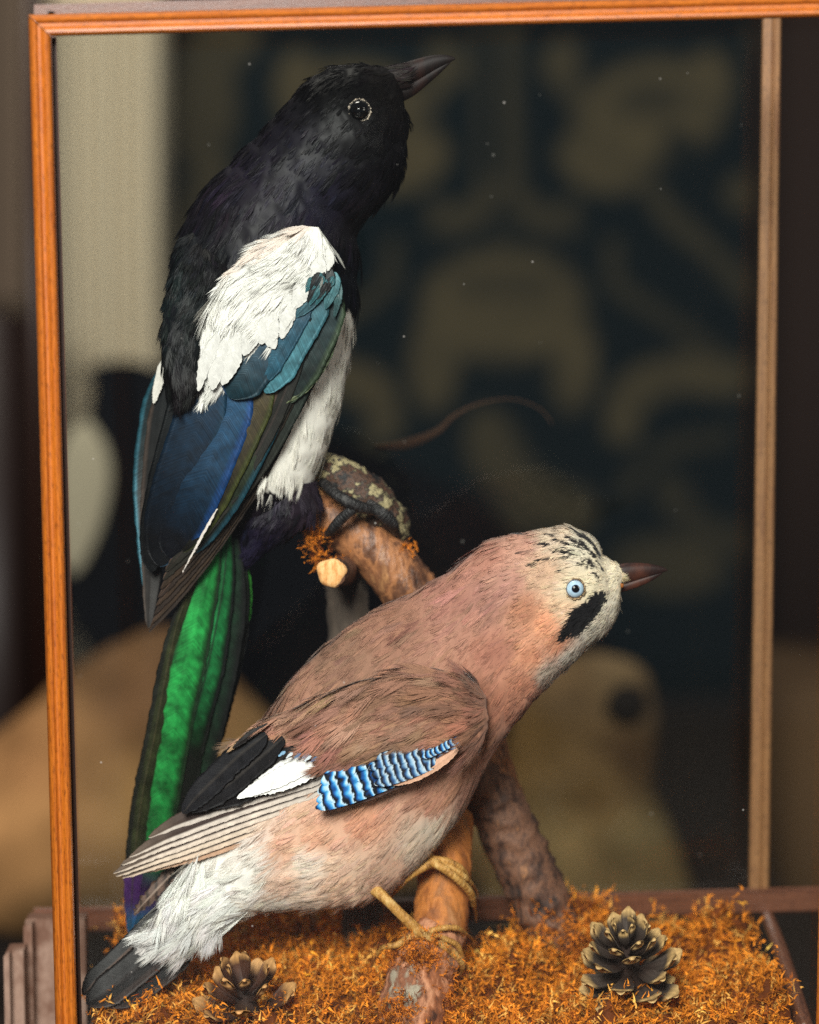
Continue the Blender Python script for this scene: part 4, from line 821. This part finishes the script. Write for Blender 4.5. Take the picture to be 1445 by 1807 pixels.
    rows = [  # path, width, period, saturation, depth
        ([(700, 1322), (650, 1338), (600, 1352), (572, 1366)], 28, 15, .8, -.0575),
        ([(712, 1330), (655, 1352), (605, 1368), (566, 1382)], 26, 15.5, 1.0, -.0590),
        ([(722, 1344), (665, 1364), (612, 1382), (560, 1398)], 25, 16, 1.0, -.0598),
        ([(728, 1356), (672, 1376), (618, 1396), (558, 1414)], 25, 16, 1.0, -.0606),
        ([(724, 1368), (672, 1388), (620, 1408), (556, 1426)], 20, 16.5, 1.0, -.0612),
        ([(816, 1300), (770, 1312), (720, 1326), (664, 1340)], 24, 14, .15, -.0605),
        ([(800, 1298), (760, 1304), (720, 1318), (676, 1332)], 18, 14, .35, -.0590),
        ([(812, 1306), (770, 1322), (720, 1340), (650, 1356)], 22, 13.5, .45, -.0614),
        ([(814, 1312), (772, 1334), (722, 1354), (655, 1368)], 22, 13, .35, -.0622),
        ([(806, 1322), (768, 1344), (724, 1364), (660, 1384)], 20, 13.5, .4, -.0628),
        ([(812, 1303), (790, 1314), (768, 1326), (744, 1336)], 13, 9, .9, -.0634),
    ]
    for i, (q, w_, per, sat, Y) in enumerate(rows):
        Ln = sum(math.hypot(q[j + 1][0] - q[j][0], q[j + 1][1] - q[j][1]) for j in range(3))
        per = 18.5 if i < 5 else 13.0 if i < 10 else 9; sh_ = R.uniform(-.10, .10); bf = bars(1.0, 0, sat, 1.0)
        cxy = lambda X, Yp, U, per=per, sh_=sh_, bf=bf: bf(U, ((-.93 * X + .36 * Yp) + 2.6 * U ** 2) / per * (1 if per > 10 else 1) + sh_ + .16 * vn(X, Yp, 26, 77, 2))
        F(q, np.linspace(Y + .004, Y, 4), w_, (40, 60, 90), M_blue, colxy=cxy, tip=.10, base=.12, n=int(Ln / 1.5), m=9, fray=.3, shaft=False, tilt=.15, camber=.06)
    F([(808, 1322), (770, 1350), (730, 1372), (694, 1386)], -.0605, 17, (206, 160, 132), M_pale, tip=.4, base=.2)
    F([(740, 1372), (690, 1392), (640, 1412), (566, 1430)], -.0575, 9, (64, 44, 40), M_dark, tip=.4, base=.2)
    # far wing tip, curled, under the near one
    F([(372, 1478), (335, 1510), (300, 1545), (262, 1585), (236, 1614)], [-.02, -.02, -.02, -.022, -.022], 24, lambda U, V: lin((92, 72, 62)) * (1 - .75 * (np.sin(V * 60 + U * 3) > .5)[..., None]) * np.ones(U.shape + (3,)), M_dark, tip=.3, fray=2.5, base=.2, shcol=(150, 130, 116))
    F([(400, 1470), (362, 1500), (330, 1525), (300, 1550)], -.018, 22, (52, 46, 44), M_dark, tip=.5)
    F([(345, 1500), (322, 1530), (302, 1548), (296, 1560)], -.021, 8, (20, 18, 18), M_dark, tip=.7, fray=2)
    # ---- tail
    T_ = bpy.data.objects.new("tail", None); COL.objects.link(T_); T_.parent = t; ORG[T_.name] = ORG[t.name]
    TF = lambda path, Y, w, col, mat=M_dark, **kw: feather(path, Y, w, col, mat, T_, seed=int(path[0][1] + path[-1][1]), n=50, m=13, **kw)
    ed = lambda c0, ec, sgn: (lambda U, V: np.where((U * sgn > .62)[..., None], lin(ec), lin(c0)) * np.ones(U.shape + (3,)))
    TF([(300, 1600), (262, 1640), (215, 1688), (172, 1728), (146, 1756)], [-.030, -.034, -.04, -.046, -.050], 44, ed((20, 19, 20), (92, 88, 86), -1), tip=.25, shcol=(90, 70, 60))
    TF([(325, 1625), (285, 1668), (235, 1712), (190, 1748), (152, 1772)], [-.032, -.037, -.044, -.050, -.052], 60, ed((20, 18, 19), (52, 44, 42), -1), tip=.25, shcol=(24, 18, 18))
    TF([(345, 1650), (310, 1690), (265, 1728), (222, 1756), (178, 1772)], [-.030, -.034, -.040, -.046, -.050], 52, ed((18, 17, 19), (48, 40, 38), -1), tip=.3)
    # white under-tail coverts falling over the tail base
    UT = Loft([((350, 1500), (440, 1610)), ((310, 1560), (385, 1640)), ((278, 1610), (345, 1668)), ((268, 1636), (322, 1690)), ((262, 1660), (296, 1712))], -.040, [.3, .3, .25, .2, .15], 50, 40, 2, 30, 9)
    uc = lambda x, y: idw(x, y, [(340, 1570, (242, 240, 234)), (300, 1640, (226, 224, 220)), (330, 1655, (214, 210, 206)), (280, 1700, (208, 204, 200))]) * (1 + .05 * vn(x, y, 18, 3))[..., None]
    plumage("undertail_coverts", UT, 900, 40, 74, 1.0, 2.5, uc, M_white, T_, jit=.05, jb=.05, droop=1, tipl=1.0, swirl=.8, ang=.35, keep=lambda x, y: (y < 1668) & (x > 280))
    # ---- legs and feet
    ym = bark_mat("tan_scaly_skin", [(.3, (120, 78, 34)), (.5, (190, 138, 66)), (.7, (222, 184, 116))], 300, .5, .6)
    cm = plain("brown_claw", (120, 76, 40), .3)
    ps = t
    lg = tube("leg", [P(662, 1570, -.03), P(680, 1586, -.036), P(712, 1618, -.036), P(748, 1652, -.034)], np.array([11, 9, 9, 11]) * PX, ym, t, n=40, nu=16, rings=12, ramp=.05)
    T2 = lambda pts, r, ring=10: TOE(pts, np.array(r) * .70, "toe", lg.ob, ym, ring, True, cm)
    T2([(745, 1648, -.036), (768, 1660, -.036), (795, 1678, -.036), (814, 1700, -.030), (812, 1722, -.022)], [11, 9, 9, 8, 5])
    T2([(742, 1650, -.034), (722, 1656, -.036), (698, 1668, -.038), (676, 1672, -.034), (664, 1688, -.030)], [11, 9, 8, 6, 3.5])
    T2([(762, 1652, -.034), (782, 1656, -.034), (806, 1668, -.030), (816, 1690, -.024)], [8, 7, 7, 5])
    T2([(758, 1644, -.030), (778, 1638, -.030), (805, 1638, -.026), (822, 1648, -.012)], [8, 7, 7, 5])
    lg2 = tube("leg", [P(742, 1500, -.006), P(752, 1512, -.012), P(764, 1524, -.016)], np.array([12, 11, 12]) * PX, ym, t, n=20, nu=16, rings=5, ramp=.05)
    T3 = lambda pts, r, ring=10: TOE(pts, np.array(r) * .72, "toe", lg2.ob, ym, ring, True, cm)
    T3([(760, 1520, -.020), (782, 1532, -.022), (808, 1552, -.020), (830, 1576, -.010), (836, 1598, .002)], [11, 10, 9, 9, 6])
    T3([(765, 1516, -.016), (790, 1520, -.018), (815, 1534, -.014), (828, 1556, -.004)], [8, 8, 7, 5])
    T3([(768, 1520, -.019), (795, 1530, -.019), (818, 1546, -.016), (832, 1560, -.006)], [7, 7, 7, 5])
    T3([(762, 1522, -.018), (738, 1536, -.022), (715, 1552, -.020), (698, 1572, -.012)], [11, 9, 8, 5])
    return t
build_jay()

# ------------------------------------------------------------ moss
MOUNDS = [(1030, 1578, .06, .022), (985, 1620, .05, .030), (930, 1650, .03, .030), (1290, 1625, .04, .020), (1330, 1690, .0, .024), (860, 1700, -.01, .025), (1080, 1760, -.03, .05), (1250, 1770, -.04, .05), (560, 1640, .06, .05), (440, 1690, .02, .05), (620, 1700, .0, .04), (520, 1770, -.03, .05), (250, 1640, .08, .02), (200, 1620, .09, .015), (220, 1790, -.05, .05), (720, 1690, -.02, .014), (900, 1780, -.04, .04), (1180, 1650, .05, .02), (350, 1770, -.04, .04), (1360, 1740, -.03, .02), (700, 1650, .05, .03)]
ZB = -.276
_q = np.random.default_rng(12)
CLUMPS = [(_q.uniform(-.17, .2), _q.uniform(-.07, .09), _q.uniform(.004, .010), _q.uniform(.003, .009)) for _ in range(60)] + [(_q.uniform(-.17, .2), _q.uniform(-.06, .09), _q.uniform(.010, .017), _q.uniform(.004, .011)) for _ in range(26)]
def moss_h(x, y):
    z = np.full(np.shape(x), ZB)
    for px, py, Y, r in MOUNDS:
        c = P(px, py, Y); d2 = ((x - c[0]) ** 2 + ((y - Y) * 1.0) ** 2) / r ** 2
        z = np.maximum(z, ZB + (c[2] - .006 - ZB) * np.exp(-d2 * .8))
    for cx, cy, cr, ch in CLUMPS: z = z + ch * np.exp(-((x - cx) ** 2 + (y - cy) ** 2) / cr ** 2)
    z = z + .0045 * vn(x * 1000, y * 1000, 16, 3) + .0016 * vn(x * 1000, y * 1000, 6, 5)
    return z
def build_moss():
    x0, x1 = P(150, 1700, YF)[0], P(1436, 1700, YF)[0]
    def xr(y): return x1 - (y - YF) * .13
    nx, ny = 200, 90
    ys = np.linspace(YF + .016, YR - .006, ny); g = np.zeros((ny, nx, 3))
    for i, y in enumerate(ys):
        xs = np.linspace(x0, xr(y), nx); g[i, :, 0] = xs; g[i, :, 1] = y
    g[..., 2] = moss_h(g[..., 0], g[..., 1])
    base = g.reshape(-1, 3); n_, s_ = gnormals(g, False, center=g - np.array([0, 0, 1.])); q = gridfaces(ny, nx, flip=s_ > 0)
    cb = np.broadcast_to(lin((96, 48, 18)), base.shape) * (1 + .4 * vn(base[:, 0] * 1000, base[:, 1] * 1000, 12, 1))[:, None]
    # sprig prototypes: curved stem with curled side strands
    protos = []
    for s in range(14):
        r = np.random.default_rng(50 + s); pts = []
        L = r.uniform(.006, .011); bend = r.normal(0, .6, 2); k = 13; V, Q = [], []
        def ribbon(p, d, ln, w, curl):
            o = len(V) ; dd = d.copy(); segs = 4; side = unit(np.cross(dd, r.normal(0, 1, 3)))
            for i in range(segs + 1):
                ww = w * (1 - i / (segs + .6)); V.append(p - side * ww); V.append(p + side * ww)
                if i < segs: Q.append([o + 2 * i, o + 2 * i + 1, o + 2 * i + 3, o + 2 * i + 2])
                p = p + dd * ln / segs; dd = unit(dd + curl * .62)
        d = unit(np.array([bend[0] * .5, bend[1] * .5, 1.0])); p = np.zeros(3)
        for j in range(k):
            f = j / k; pp = d * L * f + np.array([bend[0], bend[1], 0]) * L * f * f * .4
            a = r.uniform(0, 6.283); dd = unit(np.array([math.cos(a), math.sin(a), r.uniform(.1, .9)])); ribbon(pp, dd, L * r.uniform(.3, .6) * (1.1 - .5 * f), .00040, r.normal(0, .9, 3))
        ribbon(p, d, L * .55, .0005, np.array([bend[0], bend[1], 0]) * .6)
        protos.append((np.array(V), np.array(Q)))
    nS = 8000
    # more sprigs towards the camera side of the mounds
    xs = R.uniform(x0 + .002, x1 - .002, nS * 2); ys2 = R.uniform(YF + .018, YR - .008, nS * 2); m = xs < xr(ys2) - .003; xs, ys2 = xs[m][:nS], ys2[m][:nS]
    zs = moss_h(xs, ys2); e = .001
    gx = (moss_h(xs + e, ys2) - zs) / e; gy = (moss_h(xs, ys2 + e) - zs) / e
    VV, QQ, CC = [base], [q], [cb]; o = len(base)
    for i in range(len(xs)):
        V, Q = protos[R.integers(14)]; a = R.uniform(0, 6.283); sc_ = R.uniform(.5, 1.7); ca, sa = math.cos(a), math.sin(a)
        nrm = unit(np.array([-gx[i] * .8, -gy[i] * .8 - .25, 1.0]) + R.normal(0, .35, 3)); t1 = unit(np.cross(nrm, np.array([ca, sa, .1]))); t2 = np.cross(nrm, t1)
        v = (V[:, :1] * t1 + V[:, 1:2] * t2 + V[:, 2:] * nrm) * sc_ + np.array([xs[i], ys2[i], zs[i] - .001])
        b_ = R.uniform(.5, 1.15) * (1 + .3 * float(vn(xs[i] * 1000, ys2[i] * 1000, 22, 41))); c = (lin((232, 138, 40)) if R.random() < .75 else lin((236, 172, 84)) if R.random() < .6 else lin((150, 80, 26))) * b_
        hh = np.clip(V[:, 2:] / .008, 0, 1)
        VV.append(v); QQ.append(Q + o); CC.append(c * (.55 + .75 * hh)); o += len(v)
    # moss tufts stuck to the branches
    for (px, py, Y, n_, sp) in ((555, 960, .02, 26, 14), (565, 985, .018, 20, 12), (592, 990, .01, 14, 12), (712, 965, .03, 20, 12), (740, 1690, -.045, 150, 34), (775, 1730, -.04, 150, 34), (790, 1780, -.045, 150, 34), (700, 1790, -.06, 120, 30), (640, 1700, .03, 60, 40), (970, 1640, .03, 90, 40), (700, 1690, -.035, 30, 12), (1020, 1660, .02, 90, 34), (560, 945, .025, 8, 16)):
        for i in range(n_):
            V, Q = protos[R.integers(14)]; p = P(px + R.normal(0, sp * .6), py + R.normal(0, sp * .6), Y + R.normal(0, .002)); nrm = unit(R.normal(0, 1, 3) + np.array([0, -.8, .3])); t1 = unit(np.cross(nrm, R.normal(0, 1, 3))); t2 = np.cross(nrm, t1)
            v = (V[:, :1] * t1 + V[:, 1:2] * t2 + V[:, 2:] * nrm) * R.uniform(.4, .9) + p
            VV.append(v); QQ.append(Q + o); CC.append(np.broadcast_to((lin((220, 128, 40)) if R.random() < .7 else lin((120, 60, 24))) * R.uniform(.6, 1.1), v.shape)); o += len(v)
    m = plume_mat("orange_moss", .8, .15)
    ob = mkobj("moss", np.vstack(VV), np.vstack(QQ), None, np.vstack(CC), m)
    tag(ob, "curly orange-brown dried moss covering the floor of the case", "moss", kind='stuff')
build_moss()

# ------------------------------------------------------------ pine cones
def build_cone(label, px, py, Y, H, Rr, n, tilt, seed, openf, tone):
    r = np.random.default_rng(seed); base = P(px, py, Y)
    t = thing("pine_cone", label, "pine cone", base, "pine cones lying on the moss")
    ax = unit(np.array([tilt[0], tilt[1], 1.0])); e1 = unit(np.cross(ax, np.array([0, 1.0, 0]))); e2 = np.cross(ax, e1)
    # one scale: stalk widening to a thick blunt tip, pointing along +x, upper side +z
    xs = np.linspace(0, 1, 12); us = np.linspace(-1, 1, 9)
    wid = np.interp(xs, [0, .25, .6, .85, .95, 1], [.08, .13, .26, .30, .25, .12]); th = np.interp(xs, [0, .5, .8, .92, 1], [.035, .03, .05, .085, .045]); up = .28 * xs ** 2.2
    top, bo = [], []
    for x, w, h, z in zip(xs, wid, th, up):
        for u in us:
            edge = 1 - abs(u) ** 3; xx = x - .06 * u * u * x
            top.append((xx, u * w, z + h * edge * .6 - .05 * (1 - u * u) * (x < .8))); bo.append((xx, u * w, z - h * edge - .01))
    n1 = len(top); v = np.array(top + bo); qa = gridfaces(12, 9, flip=False); qb = gridfaces(12, 9, flip=True) + n1; side = []
    for i in range(11):
        side += [[i * 9, (i + 1) * 9, (i + 1) * 9 + n1, i * 9 + n1], [i * 9 + 8, i * 9 + 8 + n1, (i + 1) * 9 + 8 + n1, (i + 1) * 9 + 8]]
    side += [[11 * 9 + j, 11 * 9 + j + 1, 11 * 9 + j + 1 + n1, 11 * 9 + j + n1] for j in range(8)]
    q = np.vstack([qa[:, ::-1], qb[:, ::-1], np.array(side)])
    k = np.clip((v[:, 0] - .76) / .08, 0, 1)[:, None]; grey = np.clip((v[:, 0] - .3) / .4, 0, 1)[:, None]
    col = (lin(tone[0]) * (1 - grey) + lin(tone[1]) * grey) * (1 - k) + lin(tone[2]) * k
    col = col * (1 + .15 * np.sin(v[:, 1] * 40 + v[:, 0] * 9))[:, None]
    m = plume_mat("cone_scale", .6, .3)
    proto = mkobj("scale_pattern", v, q, None, col, m, None); me = proto.data; bpy.data.objects.remove(proto); me.name = "scale"
    core = tube("core", [base - ax * .002, base + ax * H * .5, base + ax * H * .88], [Rr * .22, Rr * .2, Rr * .06], plain("cone_core", (46, 28, 20), .8), t, n=16, nu=10)
    for i in range(n):
        f = (i + .5) / n; a = i * 2.39996 + seed; h = H * (f ** .95) * .92
        el = math.radians(-22 + 84 * f ** openf + r.normal(0, 5)); ln = Rr * (1.0 - .42 * f ** 1.6) * r.uniform(.88, 1.1) * (1 if f > .08 else .8)
        rad = e1 * math.cos(a) + e2 * math.sin(a); dx = unit(rad * math.cos(el) + ax * math.sin(el)); dy = unit(np.cross(ax, rad)); dz = np.cross(dx, dy)
        wv = .92 * (1 - .35 * f)
        o = bpy.data.objects.new("scale", me); COL.objects.link(o); o.parent = t
        pos = (base + ax * h + rad * Rr * .06) - ORG[t.name]
        mt = Matrix(((dx[0] * ln, dy[0] * ln * wv, dz[0] * ln, pos[0]), (dx[1] * ln, dy[1] * ln * wv, dz[1] * ln, pos[1]), (dx[2] * ln, dy[2] * ln * wv, dz[2] * ln, pos[2]), (0, 0, 0, 1)))
        o.matrix_local = mt
build_cone("grey-brown open pine cone with pale scale tips beside the right rear post", 1114, 1738, -.030, 112 * PX, 94 * PX, 40, (-.16, -.5), 3, 1.1, ((40, 26, 20), (74, 64, 58), (196, 160, 106)))
build_cone("sparse brown pine cone with few spread scales under the jay's white rump", 444, 1818, -.045, 112 * PX, 104 * PX, 24, (-.14, -.45), 8, 1.1, ((52, 28, 19), (80, 50, 36), (190, 142, 88)))
